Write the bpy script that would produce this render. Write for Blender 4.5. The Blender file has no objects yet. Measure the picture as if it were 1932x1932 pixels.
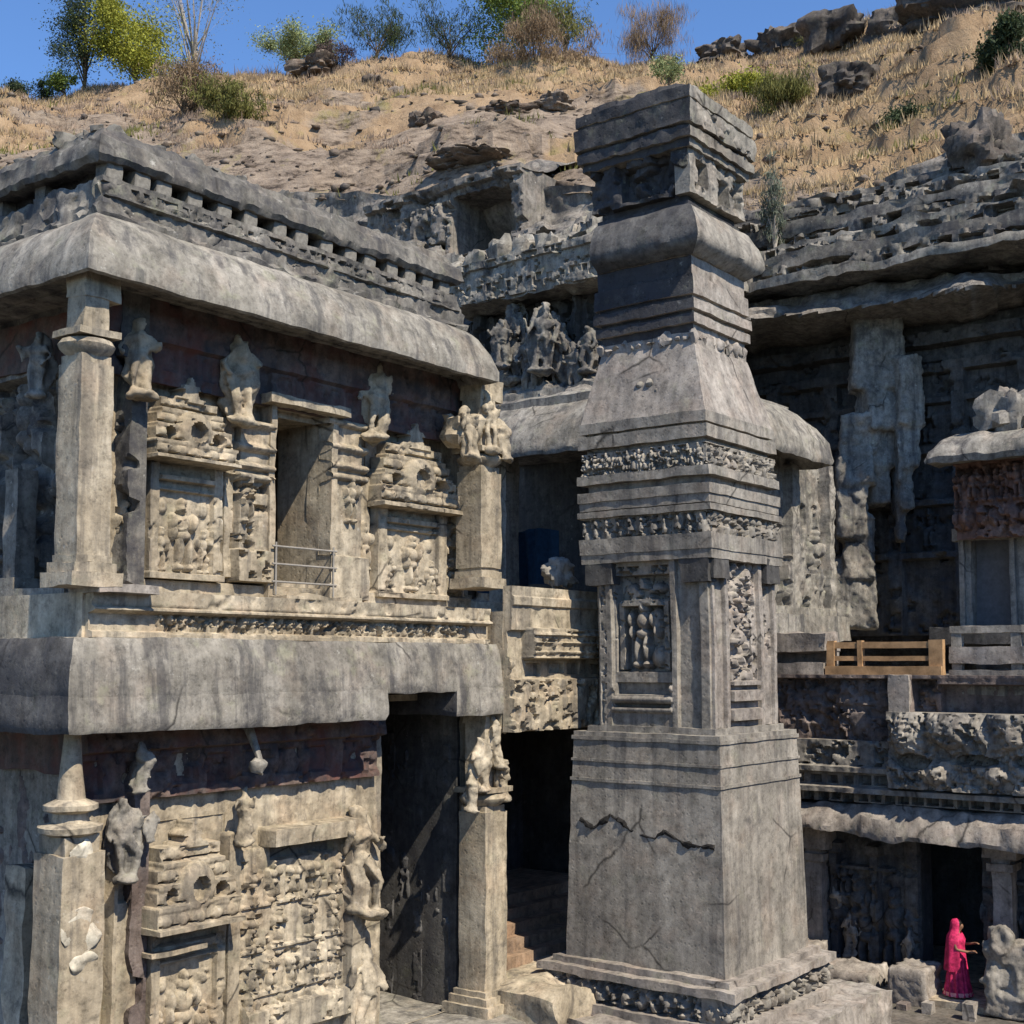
import bpy, math, random
import numpy as np
from mathutils import Vector, Matrix, Euler

# ------------------------------------------------------------------ camera, sky, sun, exposure
SC = bpy.context.scene
F = 2450.0                      # focal length in units of a 1932-wide picture
TH = math.radians(37.5)         # heading, measured from the temple's long axis
PITCH = math.radians(4.5)
S = 284 / F - math.tan(PITCH)
CAM = np.array([0.0, 0.0, 8.0])
FWD = np.array([math.cos(TH) * math.cos(PITCH), math.sin(TH) * math.cos(PITCH), math.sin(PITCH)])
RT = np.array([math.sin(TH), -math.cos(TH), 0.0])
UP = np.cross(RT, FWD)
cd = bpy.data.cameras.new('camera')
cam = bpy.data.objects.new('camera', cd)
SC.collection.objects.link(cam)
M = Matrix(((RT[0], UP[0], -FWD[0], 0), (RT[1], UP[1], -FWD[1], 0), (RT[2], UP[2], -FWD[2], 8.0), (0, 0, 0, 1)))
cam.matrix_world = M
cd.sensor_width = 36
cd.lens = 36 * F / 1932
cd.shift_y = S * F / 1932
cd.clip_start = 0.1
cd.clip_end = 3000
SC.camera = cam

EL, AZO = math.radians(50), math.radians(16)
SUN = np.array([-math.sin(AZO) * math.cos(EL), -math.cos(AZO) * math.cos(EL), math.sin(EL)])
W = bpy.data.worlds.new('World')
SC.world = W
W.use_nodes = True
nt = W.node_tree
nt.nodes.clear()
sky = nt.nodes.new('ShaderNodeTexSky')
sky.sky_type = 'NISHITA'
sky.sun_disc = False
sky.sun_elevation = EL
sky.sun_rotation = math.atan2(SUN[0], SUN[1])
sky.altitude = 600
sky.air_density = 1.0
sky.dust_density = 0.0
sky.ozone_density = 10.0
bg = nt.nodes.new('ShaderNodeBackground')
bg.inputs['Strength'].default_value = 0.135
wo = nt.nodes.new('ShaderNodeOutputWorld')
nt.links.new(sky.outputs[0], bg.inputs[0])
nt.links.new(bg.outputs[0], wo.inputs[0])
sl = bpy.data.lights.new('sun', 'SUN')
sl.energy = 4.8
sl.angle = math.radians(0.5)
sl.color = (1.0, 0.895, 0.74)
so = bpy.data.objects.new('sun', sl)
so.rotation_euler = Vector(-SUN).to_track_quat('-Z', 'Y').to_euler()
so.location = (0, -30, 60)
SC.collection.objects.link(so)
SC.view_settings.view_transform = 'Standard'
SC.view_settings.look = 'None'
SC.view_settings.gamma = 1
SC.view_settings.use_curve_mapping = False
SC.view_settings.exposure = 0.64

# ------------------------------------------------------------------ helpers
rnd = random.Random(7)
rng = np.random.default_rng(11)


def ray(px, py):
    return FWD + RT * (px - 966) / F + UP * ((966 - py) / F + S)


def on(px, py, ax, c):
    """the point where the sight line meets the plane u=c (ax 0), v=c (ax 1) or z=c (ax 2)"""
    d = ray(px, py)
    return CAM + d * ((c - CAM[ax]) / d[ax])


def atd(px, py, D):
    return CAM + ray(px, py) * D


_T = rng.random((64, 64, 64)).astype(np.float32) * 2 - 1


def vnoise(P, o=0):
    P = np.asarray(P, dtype=np.float64) + o * 13.37
    i = np.floor(P).astype(np.int64)
    f = P - i
    f = f * f * f * (f * (f * 6 - 15) + 10)
    a, b = i & 63, (i + 1) & 63
    x0, y0, z0 = a[..., 0], a[..., 1], a[..., 2]
    x1, y1, z1 = b[..., 0], b[..., 1], b[..., 2]
    fx, fy, fz = f[..., 0], f[..., 1], f[..., 2]
    def L(p, q, t): return p + (q - p) * t
    return L(L(L(_T[x0, y0, z0], _T[x1, y0, z0], fx), L(_T[x0, y1, z0], _T[x1, y1, z0], fx), fy),
             L(L(_T[x0, y0, z1], _T[x1, y0, z1], fx), L(_T[x0, y1, z1], _T[x1, y1, z1], fx), fy), fz)


def fbm(P, octv=3, o=0):
    r, a, P = 0, 1.0, np.asarray(P, float)
    for k in range(octv):
        r = r + a * vnoise(P * (2.03 ** k), o + k * 3)
        a *= 0.5
    return r


def disp(P, amp, freq=2.2, octv=3):
    if amp == 0:
        return P
    Q = P * freq
    return P + amp * np.stack([fbm(Q, octv, 1), fbm(Q, octv, 21), fbm(Q, octv, 41)], -1)


class MB:
    """collects grids, boxes, lumps and tubes and links them as one mesh object"""
    def __init__(self):
        self.V, self.Q, self.T, self.n = [], [], [], 0

    def raw(self, V, quads=None, tris=None):
        V = np.asarray(V, float).reshape(-1, 3)
        if quads is not None and len(quads):
            self.Q.append(np.asarray(quads, np.int64) + self.n)
        if tris is not None and len(tris):
            self.T.append(np.asarray(tris, np.int64) + self.n)
        self.V.append(V)
        self.n += len(V)
        return self

    def grid(self, P, cu=False, flip=False, mask=None):
        a, b = P.shape[:2]
        I = np.arange(a * b).reshape(a, b)
        if cu:
            I = np.concatenate([I, I[:1]], 0)
        q = np.stack([I[:-1, :-1], I[1:, :-1], I[1:, 1:], I[:-1, 1:]], -1)
        if mask is not None:
            q = q[mask]
        q = q.reshape(-1, 4)
        if flip:
            q = q[:, ::-1]
        return self.raw(P, q)

    def box(self, u0, u1, v0, v1, z0, z1, res=0.2, amp=0.03, freq=2.2, lean=None, top=None):
        """a stone block of six gridded faces, worn by noise; top=(du,dv) insets its top for a batter"""
        lo, hi = np.array([min(u0, u1), min(v0, v1), z0]), np.array([max(u0, u1), max(v0, v1), z1])
        n = np.maximum(1, np.minimum(60, np.ceil((hi - lo) / res))).astype(int)
        c = (lo + hi) / 2
        for ax in range(3):
            p, q = [(1, 2), (2, 0), (0, 1)][ax]
            A, B = np.meshgrid(np.linspace(lo[p], hi[p], n[p] + 1), np.linspace(lo[q], hi[q], n[q] + 1), indexing='ij')
            for s in (0, 1):
                P = np.zeros(A.shape + (3,))
                P[..., ax] = hi[ax] if s else lo[ax]
                P[..., p], P[..., q] = A, B
                if top is not None:
                    t = (P[..., 2] - z0) / max(1e-6, z1 - z0)
                    P[..., 0] = c[0] + (P[..., 0] - c[0]) * (1 + t * (top[0] - 1))
                    P[..., 1] = c[1] + (P[..., 1] - c[1]) * (1 + t * (top[1] - 1))
                if lean is not None:
                    P = lean(P)
                self.grid(disp(P, amp, freq), flip=(s == 0))
        return self

    def ell(self, c, r, seg=10, rings=7, rot=None, amp=0.0, freq=3.0):
        t = np.linspace(0, 2 * np.pi, seg, endpoint=False)
        f = np.linspace(0.02, np.pi - 0.02, rings)
        Tt, Ff = np.meshgrid(t, f, indexing='ij')
        P = np.stack([np.cos(Tt) * np.sin(Ff) * r[0], np.sin(Tt) * np.sin(Ff) * r[1], -np.cos(Ff) * r[2]], -1)
        if rot is not None:
            P = P @ np.array(rot).T
        return self.grid(disp(P + np.array(c), amp, freq), cu=True)

    def tube(self, pts, rad, seg=8, amp=0.0, freq=3.0):
        pts = np.array(pts, float)
        rad = np.broadcast_to(np.array(rad, float), (len(pts),))
        d = np.gradient(pts, axis=0)
        d /= np.linalg.norm(d, axis=1, keepdims=True) + 1e-9
        ref = np.array([0.3, 0.9, 0.1]) if abs(d[0] @ np.array([0.3, 0.9, 0.1])) < 0.8 else np.array([1.0, 0, 0])
        a = np.cross(d, ref)
        a /= np.linalg.norm(a, axis=1, keepdims=True) + 1e-9
        b = np.cross(d, a)
        t = np.linspace(0, 2 * np.pi, seg, endpoint=False)
        P = pts[None] + rad[None, :, None] * (np.cos(t)[:, None, None] * a[None] + np.sin(t)[:, None, None] * b[None])
        self.grid(disp(P, amp, freq), cu=True)
        for e in (0, -1):
            V = np.concatenate([P[:, e], pts[e:e + 1] if e == 0 else pts[-1:]], 0)
            self.raw(V, None, [(k, (k + 1) % seg, seg) for k in range(seg)])
        return self

    def lathe(self, cu, cv, prof, seg=16, amp=0.0, sq=None):
        """revolve (radius, z) pairs; sq squares the section"""
        t = np.linspace(0, 2 * np.pi, seg, endpoint=False) + np.pi / seg
        P = np.array([[(cu + r * math.cos(k), cv + r * math.sin(k), z) for r, z in prof] for k in t])
        return self.grid(disp(P, amp), cu=True)

    def sweep(self, u0, u1, v0, vb, prof, res=0.15, amp=0.03, freq=2.2, vb2=None):
        """run a closed (out, z) profile round the left, front and right sides of a block: back-left, near corner, front, far corner"""
        vb2 = vb if vb2 is None else vb2
        pr = np.array(prof + prof[:1], float)
        pts = []
        for k in range(len(pr) - 1):
            m = max(1, int(np.linalg.norm(pr[k + 1] - pr[k]) / res))
            for j in range(m):
                pts.append(pr[k] + (pr[k + 1] - pr[k]) * j / m)
        pts.append(pr[0])
        pts = np.array(pts)
        legs = []
        for (a, b, fn) in ((vb, v0, 'L'), (u0, u1, 'F'), (v0, vb2, 'R')):
            m = max(1, int(abs(b - a) / res))
            t = np.linspace(0, 1, m + 1)
            P = np.zeros((m + 1, len(pts), 3))
            P[..., 2] = pts[None, :, 1]
            o = pts[None, :, 0]
            if fn == 'L':
                P[..., 0] = u0 - o
                P[..., 1] = vb + (v0 - o - vb) * t[:, None]
            elif fn == 'F':
                P[..., 1] = v0 - o
                P[..., 0] = (u0 - o) + (u1 + o - (u0 - o)) * t[:, None]
            else:
                P[..., 0] = u1 + o
                P[..., 1] = (v0 - o) + (vb2 - (v0 - o)) * t[:, None]
            self.grid(disp(P, amp, freq))
        return self

    def build(self, name, mat, parent=None, smooth=True, sharp=38):
        V = np.concatenate(self.V, 0)
        if parent is not None:
            V = V - np.array(origin(parent))
        me = bpy.data.meshes.new(name)
        Q = np.concatenate(self.Q, 0) if self.Q else np.zeros((0, 4), np.int64)
        T = np.concatenate(self.T, 0) if self.T else np.zeros((0, 3), np.int64)
        me.vertices.add(len(V))
        me.vertices.foreach_set('co', V.astype(np.float32).ravel())
        me.loops.add(Q.size + T.size)
        me.loops.foreach_set('vertex_index', np.concatenate([Q.ravel(), T.ravel()]).astype(np.int32))
        me.polygons.add(len(Q) + len(T))
        me.polygons.foreach_set('loop_start', np.concatenate([np.arange(len(Q)) * 4, Q.size + np.arange(len(T)) * 3]).astype(np.int32))
        me.update(calc_edges=True)
        me.validate()
        if smooth:
            me.polygons.foreach_set('use_smooth', np.ones(len(me.polygons), bool))
            if sharp:
                me.set_sharp_from_angle(angle=math.radians(sharp))
        if mat is not None:
            me.materials.append(mat)
        o = bpy.data.objects.new(name, me)
        SC.collection.objects.link(o)
        if parent is not None:
            o.parent = parent
        return o


def darken_side(o, mat, thr=-0.6, both=False):
    """darker stone on side faces: black staining, and shade put into the colour"""
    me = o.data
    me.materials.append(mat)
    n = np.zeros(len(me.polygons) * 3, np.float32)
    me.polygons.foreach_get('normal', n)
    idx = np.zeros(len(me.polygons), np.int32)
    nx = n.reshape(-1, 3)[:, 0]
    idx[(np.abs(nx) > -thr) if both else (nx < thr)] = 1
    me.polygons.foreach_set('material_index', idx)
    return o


def origin(o):
    p = np.zeros(3)
    while o is not None:
        p = p + np.array(o.location)
        o = o.parent
    return p


def thing(name, label, cat, loc=(0, 0, 0), group=None):
    o = bpy.data.objects.new(name, None)
    SC.collection.objects.link(o)
    o.location = loc
    o.empty_display_size = 0.3
    return tag(o, label, cat, group)


def tag(o, label=None, cat=None, group=None, kind=None):
    for k, v in (('label', label), ('category', cat), ('group', group), ('kind', kind)):
        if v:
            o[k] = v
    return o


# ------------------------------------------------------------------ materials
def nodes(name):
    m = bpy.data.materials.new(name)
    m.use_nodes = True
    t = m.node_tree
    b = t.nodes['Principled BSDF']
    b.inputs['Specular IOR Level'].default_value = 0.2
    return m, t, b


def N(t, typ, **kw):
    n = t.nodes.new(typ)
    for k, v in kw.items():
        if k.startswith('_'):
            n.inputs[k[1:]].default_value = v
        else:
            setattr(n, k, v)
    return n


def ramp(t, fac, stops):
    r = t.nodes.new('ShaderNodeValToRGB')
    e = r.color_ramp.elements
    while len(e) < len(stops):
        e.new(0.5)
    for k, (p, c) in enumerate(stops):
        e[k].position = p
        e[k].color = (c, c, c, 1) if not isinstance(c, tuple) else c + (1,)
    t.links.new(fac, r.inputs[0])
    return r.outputs[0]


def mix(t, fac, a, b, mode='MIX'):
    m = t.nodes.new('ShaderNodeMix')
    m.data_type = 'RGBA'
    m.blend_type = mode
    for i, x in ((0, fac), (6, a), (7, b)):
        if hasattr(x, 'links') or hasattr(x, 'is_linked'):
            t.links.new(x, m.inputs[i])
        else:
            m.inputs[i].default_value = x if not isinstance(x, tuple) else x + (1,)
    return m.outputs[2]


def noise(t, co, scale, detail=5, rough=0.6, off=0.0, stretch=None):
    mp = N(t, 'ShaderNodeMapping')
    mp.inputs['Location'].default_value = (off, off * 1.7, off * 0.6)
    if stretch:
        mp.inputs['Scale'].default_value = stretch
    t.links.new(co, mp.inputs[0])
    n = N(t, 'ShaderNodeTexNoise', _Scale=scale, _Detail=detail, _Roughness=rough)
    t.links.new(mp.outputs[0], n.inputs['Vector'])
    return n.outputs[0]


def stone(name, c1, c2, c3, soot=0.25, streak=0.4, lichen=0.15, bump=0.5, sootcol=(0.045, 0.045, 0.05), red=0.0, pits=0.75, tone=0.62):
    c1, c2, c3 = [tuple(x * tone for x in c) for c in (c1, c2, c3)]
    m, t, b = nodes(name)
    co = N(t, 'ShaderNodeTexCoord').outputs['Object']
    big = noise(t, co, 0.4, 10, 0.7)
    col = ramp(t, big, [(0.36, c1), (0.48, c2), (0.6, c3)])
    fine = noise(t, co, 6.0, 10, 0.8, 3.1)
    col = mix(t, 0.85, col, ramp(t, fine, [(0.33, 0.36), (0.48, 0.97), (0.66, 1.3)]), 'MULTIPLY')
    # weathering in blotches and rain-washed runs
    md = noise(t, co, 2.6, 6, 0.7, 21.0)
    col = mix(t, 0.8, col, ramp(t, md, [(0.32, 0.55), (0.5, 0.98), (0.66, 1.22)]), 'MULTIPLY')
    rw = noise(t, co, 1.0, 5, 0.6, 33.0, (5.0, 5.0, 0.35))
    col = mix(t, 0.6, col, ramp(t, rw, [(0.35, 0.62), (0.5, 1.0), (0.62, 1.2)]), 'MULTIPLY')
    # warm and cool mineral patches
    pk = noise(t, co, 1.6, 4, 0.6, 9.3)
    col = mix(t, ramp(t, pk, [(0.5, 0.0), (0.7, 0.5)]), col, mix(t, 1.0, col, (1.06, 0.93, 0.86), 'MULTIPLY'))
    if lichen:
        li = noise(t, co, 2.3, 8, 0.7, 5.2)
        col = mix(t, ramp(t, li, [(0.56, 0.0), (0.68, lichen)]), col, (0.30, 0.31, 0.20))
        wl = noise(t, co, 5.5, 6, 0.7, 15.2)
        col = mix(t, ramp(t, wl, [(0.63, 0.0), (0.70, lichen * 1.6)]), col, (0.50, 0.49, 0.44))
    if streak:
        st = noise(t, co, 1.0, 6, 0.65, 1.3, (3.0, 3.0, 0.22))
        col = mix(t, ramp(t, st, [(0.53, 0.0), (0.63, streak)]), col, sootcol)
    if soot:
        sb = noise(t, co, 1.1, 12, 0.78, 7.7)
        col = mix(t, ramp(t, sb, [(0.62 - 0.34 * soot, 0.0), (0.74 - 0.30 * soot, min(1.0, 0.45 + soot))]), col, sootcol)
    if red:
        rn = noise(t, co, 1.1, 7, 0.7, 4.4)
        col = mix(t, ramp(t, rn, [(0.56 - red * 0.3, 0.0), (0.76 - red * 0.3, 0.85)]), col, (0.13, 0.05, 0.04))
    # thin wandering cracks, only here and there
    dn = N(t, 'ShaderNodeTexNoise', _Scale=1.4, _Detail=5)
    t.links.new(co, dn.inputs['Vector'])
    dv = mix(t, 0.22, co, dn.outputs[1])
    cv_ = N(t, 'ShaderNodeTexVoronoi', _Scale=0.75)
    cv_.feature = 'DISTANCE_TO_EDGE'
    t.links.new(dv, cv_.inputs['Vector'])
    line = ramp(t, cv_.outputs['Distance'], [(0.0, 1.0), (0.018, 0.0)])
    gate = ramp(t, noise(t, co, 0.6, 3, 0.5, 44.0), [(0.54, 0.0), (0.62, 0.9)])
    ck = mix(t, 1.0, line, gate, 'MULTIPLY')
    col = mix(t, ck, col, (0.03, 0.028, 0.026))
    vo = N(t, 'ShaderNodeTexVoronoi', _Scale=9.0)
    vo.feature = 'F1'
    t.links.new(co, vo.inputs['Vector'])
    pit = ramp(t, vo.outputs['Distance'], [(0.06, 0.0), (0.30, 1.0)])
    col = mix(t, pits * 0.5, col, mix(t, 1.0, col, ramp(t, vo.outputs['Distance'], [(0.04, 0.25), (0.2, 1.0)]), 'MULTIPLY'))
    t.links.new(col, b.inputs['Base Color'])
    b.inputs['Roughness'].default_value = 0.9
    n1 = noise(t, co, 5.0, 10, 0.75, 2.2)
    b1 = N(t, 'ShaderNodeBump', _Strength=bump * 0.8, _Distance=0.035)
    t.links.new(n1, b1.inputs['Height'])
    b2 = N(t, 'ShaderNodeBump', _Strength=bump * 0.6 * pits, _Distance=0.02)
    t.links.new(pit, b2.inputs['Height'])
    t.links.new(b1.outputs[0], b2.inputs['Normal'])
    t.links.new(b2.outputs[0], b.inputs['Normal'])
    return m


def plain(name, c, rough=0.8, var=0.25, scale=6.0, bump=0.1, trans=0.0):
    m, t, b = nodes(name)
    co = N(t, 'ShaderNodeTexCoord').outputs['Object']
    n = noise(t, co, scale, 5, 0.65)
    col = mix(t, 1.0, c, ramp(t, n, [(0.3, 1 - var), (0.7, 1 + var)]), 'MULTIPLY')
    t.links.new(col, b.inputs['Base Color'])
    b.inputs['Roughness'].default_value = rough
    if bump:
        bp = N(t, 'ShaderNodeBump', _Strength=bump, _Distance=0.03)
        t.links.new(n, bp.inputs['Height'])
        t.links.new(bp.outputs[0], b.inputs['Normal'])
    if trans:
        tr = N(t, 'ShaderNodeBsdfTranslucent')
        t.links.new(col, tr.inputs[0])
        ms = N(t, 'ShaderNodeMixShader', _Fac=trans)
        t.links.new(b.outputs[0], ms.inputs[1])
        t.links.new(tr.outputs[0], ms.inputs[2])
        t.links.new(ms.outputs[0], t.nodes['Material Output'].inputs[0])
    return m


TAN = stone('tan_basalt', (0.35, 0.295, 0.21), (0.46, 0.395, 0.29), (0.55, 0.485, 0.37), soot=0.17, streak=0.45, lichen=0.22, tone=0.72)
TANG = stone('grey_tan_basalt', (0.24, 0.22, 0.19), (0.33, 0.31, 0.265), (0.42, 0.395, 0.345), soot=0.3, streak=0.6, lichen=0.3)
TANR = stone('red_paint_shade_basalt', (0.13, 0.095, 0.082), (0.175, 0.13, 0.112), (0.23, 0.18, 0.155), soot=0.4, streak=0.4, lichen=0.0, red=0.28)  # old red paint, toned darker to put in the shade under the eaves
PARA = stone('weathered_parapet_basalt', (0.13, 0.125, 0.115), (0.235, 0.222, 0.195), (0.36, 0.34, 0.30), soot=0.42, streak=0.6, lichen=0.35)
GREY = stone('grey_basalt', (0.275, 0.255, 0.225), (0.355, 0.33, 0.285), (0.435, 0.405, 0.35), soot=0.17, streak=0.45, lichen=0.15)
WARMG = stone('warm_grey_basalt', (0.31, 0.275, 0.245), (0.40, 0.36, 0.315), (0.47, 0.43, 0.38), soot=0.06, streak=0.15, lichen=0.2)
BLACK = stone('blackened_basalt', (0.04, 0.041, 0.045), (0.06, 0.06, 0.064), (0.12, 0.118, 0.115), soot=0.5, streak=0.5, lichen=0.2, bump=0.8)  # real black staining on the pillar top; also puts shade into recesses
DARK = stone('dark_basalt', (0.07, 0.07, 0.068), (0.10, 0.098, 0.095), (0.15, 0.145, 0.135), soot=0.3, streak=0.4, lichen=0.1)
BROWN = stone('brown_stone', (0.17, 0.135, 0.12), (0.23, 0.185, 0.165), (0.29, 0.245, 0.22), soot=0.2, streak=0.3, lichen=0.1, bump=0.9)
WHITE = stone('white_stucco', (0.46, 0.42, 0.33), (0.56, 0.52, 0.42), (0.66, 0.62, 0.51), soot=0.08, streak=0.2, lichen=0.1, tone=.85)
STEP = stone('brown_step_stone', (0.34, 0.235, 0.155), (0.43, 0.305, 0.21), (0.52, 0.39, 0.28), soot=0.15, streak=0.2, lichen=0.0, tone=.62)
WOOD = plain('orange_timber', (0.33, 0.21, 0.11), 0.8, 0.5, 2.2, 0.4)
IRON = plain('pale_iron', (0.24, 0.225, 0.2), 0.5, 0.2)


# ------------------------------------------------------------------ carved relief sheets
class Relief:
    """height field carved on a wall plane: axis 1 = plane v=c running along u, axis 0 = plane u=c running along v"""
    def __init__(s, ax, c, s0, s1, z0, z1, res=0.03):
        s.ax, s.c = ax, c
        s.sv = np.linspace(s0, s1, max(3, int((s1 - s0) / res)))
        s.zv = np.linspace(z0, z1, max(3, int((z1 - z0) / res)))
        s.SS, s.ZZ = np.meshgrid(s.sv, s.zv, indexing='ij')
        s.d = np.zeros_like(s.SS)
        s.mask = np.ones((len(s.sv) - 1, len(s.zv) - 1), bool)
        s.w = s1 - s0
        s.h = z1 - z0
        s.s0, s.s1, s.z0, s.z1 = s0, s1, z0, z1

    def px(s, x0, y0, x1, y1):
        ym, xm = (y0 + y1) / 2, (x0 + x1) / 2
        k = 0 if s.ax == 1 else 1
        a, b = on(x0, ym, s.ax, s.c)[k], on(x1, ym, s.ax, s.c)[k]
        return min(a, b), max(a, b), on(xm, y1, s.ax, s.c)[2], on(xm, y0, s.ax, s.c)[2]

    def sel(s, r):
        return (s.SS >= r[0]) & (s.SS <= r[1]) & (s.ZZ >= r[2]) & (s.ZZ <= r[3])

    def rect(s, r, d, mode='max'):
        m = s.sel(r)
        if mode == 'max':
            s.d[m] = np.maximum(s.d[m], d)
        elif mode == 'set':
            s.d[m] = d
        else:
            s.d[m] += d
        return s

    def hole(s, r):
        m = (s.SS[:-1, :-1] >= r[0]) & (s.SS[1:, 1:] <= r[1]) & (s.ZZ[:-1, :-1] >= r[2]) & (s.ZZ[1:, 1:] <= r[3])
        s.mask &= ~m
        return s

    def ell(s, c, z, rs, rz, d, base=0.0):
        q = 1 - ((s.SS - c) / rs) ** 2 - ((s.ZZ - z) / rz) ** 2
        m = q > 0
        s.d[m] = np.maximum(s.d[m], base + d * np.sqrt(q[m]))
        return s

    def cone(s, c, z0, z1, w, d):
        """a finial that narrows upwards"""
        t = np.clip((s.ZZ - z0) / (z1 - z0), 0, 1)
        hw = w / 2 * (1 - t) ** 0.8 * (1 + 0.25 * np.sign(np.sin(t * 14)))
        m = (abs(s.SS - c) < hw) & (s.ZZ >= z0) & (s.ZZ <= z1)
        s.d[m] = np.maximum(s.d[m], d)
        return s

    def roll(s, r, d):
        m = s.sel(r)
        t = (s.ZZ[m] - r[2]) / (r[3] - r[2])
        s.d[m] = np.maximum(s.d[m], d * np.sqrt(np.maximum(0, 1 - (2 * t - 1) ** 2)))
        return s

    def dents(s, r, n, d, fill=0.55, jit=0.15):
        step = (r[1] - r[0]) / n
        for k in range(n):
            a = r[0] + step * (k + rnd.uniform(0, jit))
            s.rect((a, a + step * fill * rnd.uniform(0.8, 1.2), r[2] + rnd.uniform(0, jit) * (r[3] - r[2]), r[3] - rnd.uniform(0, jit) * (r[3] - r[2])), d, 'add')
        return s

    def fig(s, c, z0, h, d, seed=0, base=None):
        """a carved standing figure in relief"""
        r = random.Random(seed)
        if base is None:
            i = np.argmin(abs(s.sv - c))
            j = np.argmin(abs(s.zv - z0 - h * 0.5))
            base = s.d[i, j]
        sw = r.uniform(-0.06, 0.06)
        E = [(sw, .87, .075, .085), (sw, .97, .05, .07), (sw * .7, .68, .125, .15), (0, .50, .12, .09),
             (-.07, .30, .055, .22), (.075, .28, .055, .24), (-.08, .06, .07, .06), (.09, .06, .07, .06),
             (-.18, .70, .05, .13), (.18, .70, .05, .13), (-.2 + r.uniform(-.06, .1), .54, .045, .12), (.2 + r.uniform(-.1, .06), .56 + r.uniform(-.1, .25), .045, .12)]
        for a, b, x, y in E:
            s.ell(c + a * h, z0 + b * h, x * h, y * h, d, base)
        return s

    def carve(s, r, scale, depth, thr=0.1, seed=0, soft=0.25):
        m = s.sel(r)
        P = np.stack([s.SS[m], s.ZZ[m], np.full(m.sum(), seed * 3.3)], -1) / scale
        q = np.clip((fbm(P, 3, seed) - thr) / soft, 0, 1)
        s.d[m] -= depth * q
        return s

    def rough(s, amp, freq=3.0, octv=4):
        P = np.stack([s.SS, s.ZZ, np.full_like(s.SS, s.c)], -1) * freq
        s.d += amp * fbm(P, octv, 5)
        return s

    def mb(s, back=-0.25, lean=None, m=None):
        m = m or MB()
        ss = np.concatenate([s.sv[:1], s.sv, s.sv[-1:]])
        zz = np.concatenate([s.zv[:1], s.zv, s.zv[-1:]])
        SS, ZZ = np.meshgrid(ss, zz, indexing='ij')
        d = np.full(SS.shape, back)
        d[1:-1, 1:-1] = s.d
        mk = np.pad(s.mask, 1, constant_values=True)
        P = np.zeros(SS.shape + (3,))
        P[..., 2] = ZZ
        if s.ax == 1:
            P[..., 0], P[..., 1] = SS, s.c - d
        else:
            P[..., 1], P[..., 0] = SS, s.c - d
        if lean:
            P = lean(P)
        return m.grid(P, flip=(s.ax == 0), mask=mk)


def rotz(a):
    return np.array([[math.cos(a), -math.sin(a), 0], [math.sin(a), math.cos(a), 0], [0, 0, 1]])


def statue_mb(base, h, face=-math.pi / 2, seed=0, m=None, lean=0.0):
    """worn standing figure in the round; face = heading it looks along"""
    r = random.Random(seed)
    m = m or MB()
    R = rotz(face + math.pi / 2)                   # local -y is the front
    base = np.array(base, float)
    def T(p):
        p = np.array(p, float) * h
        p[1] -= lean * p[2]
        return base + R @ p
    sw = r.uniform(-.05, .05)
    for sx in (-1, 1):
        m.tube([T((sx * .07 + sw, 0, .47)), T((sx * .085, -.03, .25)), T((sx * .075, 0, .03))], np.array([.075, .055, .05]) * h, 7, 0.045 * h, 5)
        m.ell(T((sx * .08, -.04, .025)), np.array([.05, .08, .03]) * h, 7, 5, R)
        e = (sx * (.2 + r.uniform(0, .05)), -.03, .58 + r.uniform(-.03, .05))
        hd = (sx * r.uniform(.08, .25), -.12, .5 + r.uniform(-.1, .35))
        m.tube([T((sx * .13 + sw, 0, .76)), T(e), T(hd)], np.array([.05, .042, .035]) * h, 6, 0.035 * h, 5)
    m.ell(T((sw * .5, 0, .52)), np.array([.135, .10, .09]) * h, 11, 9, R, 0.05 * h, 5)
    m.ell(T((sw, 0, .69)), np.array([.14, .095, .14]) * h, 11, 9, R, 0.05 * h, 5)
    m.ell(T((sw, -.01, .875)), np.array([.068, .075, .085]) * h, 10, 8, R, 0.03 * h, 6)
    m.ell(T((0, .12, .45)), np.array([.22, .10, .52]) * h, 12, 9, R, 0.08 * h, 3)
    m.ell(T((0, -.02, -.01)), np.array([.22, .14, .06]) * h, 10, 7, R, 0.03 * h, 3)
    m.ell(T((sw, .03, .935 + r.uniform(0, .03))), np.array([.072, .075, .06]) * h, 9, 7, R, 0.03 * h, 6)
    if seed % 3 == 0:
        m.ell(T((sw * .5, .06, .5)), np.array([.24, .05, .46]) * h, 12, 9, R, 0.06 * h, 4)
    return m


def fuse(o, vox=.035):
    """melt the limbs and the slab behind a carved figure into one eroded skin"""
    r = o.modifiers.new('fuse', 'REMESH')
    r.mode = 'VOXEL'
    r.voxel_size = vox
    r.use_smooth_shade = True
    d = o.modifiers.new('wear', 'DISPLACE')
    d.texture = WEAR
    d.strength = vox * 1.6
    d.texture_coords = 'LOCAL'
    return o


WEAR = bpy.data.textures.new('wear', 'CLOUDS')
WEAR.noise_scale = .13
WEAR.noise_depth = 3


def worn(m, amp=.07, freq=3.2):
    m.V = [disp(v, amp, freq) for v in m.V]
    return m


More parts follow.
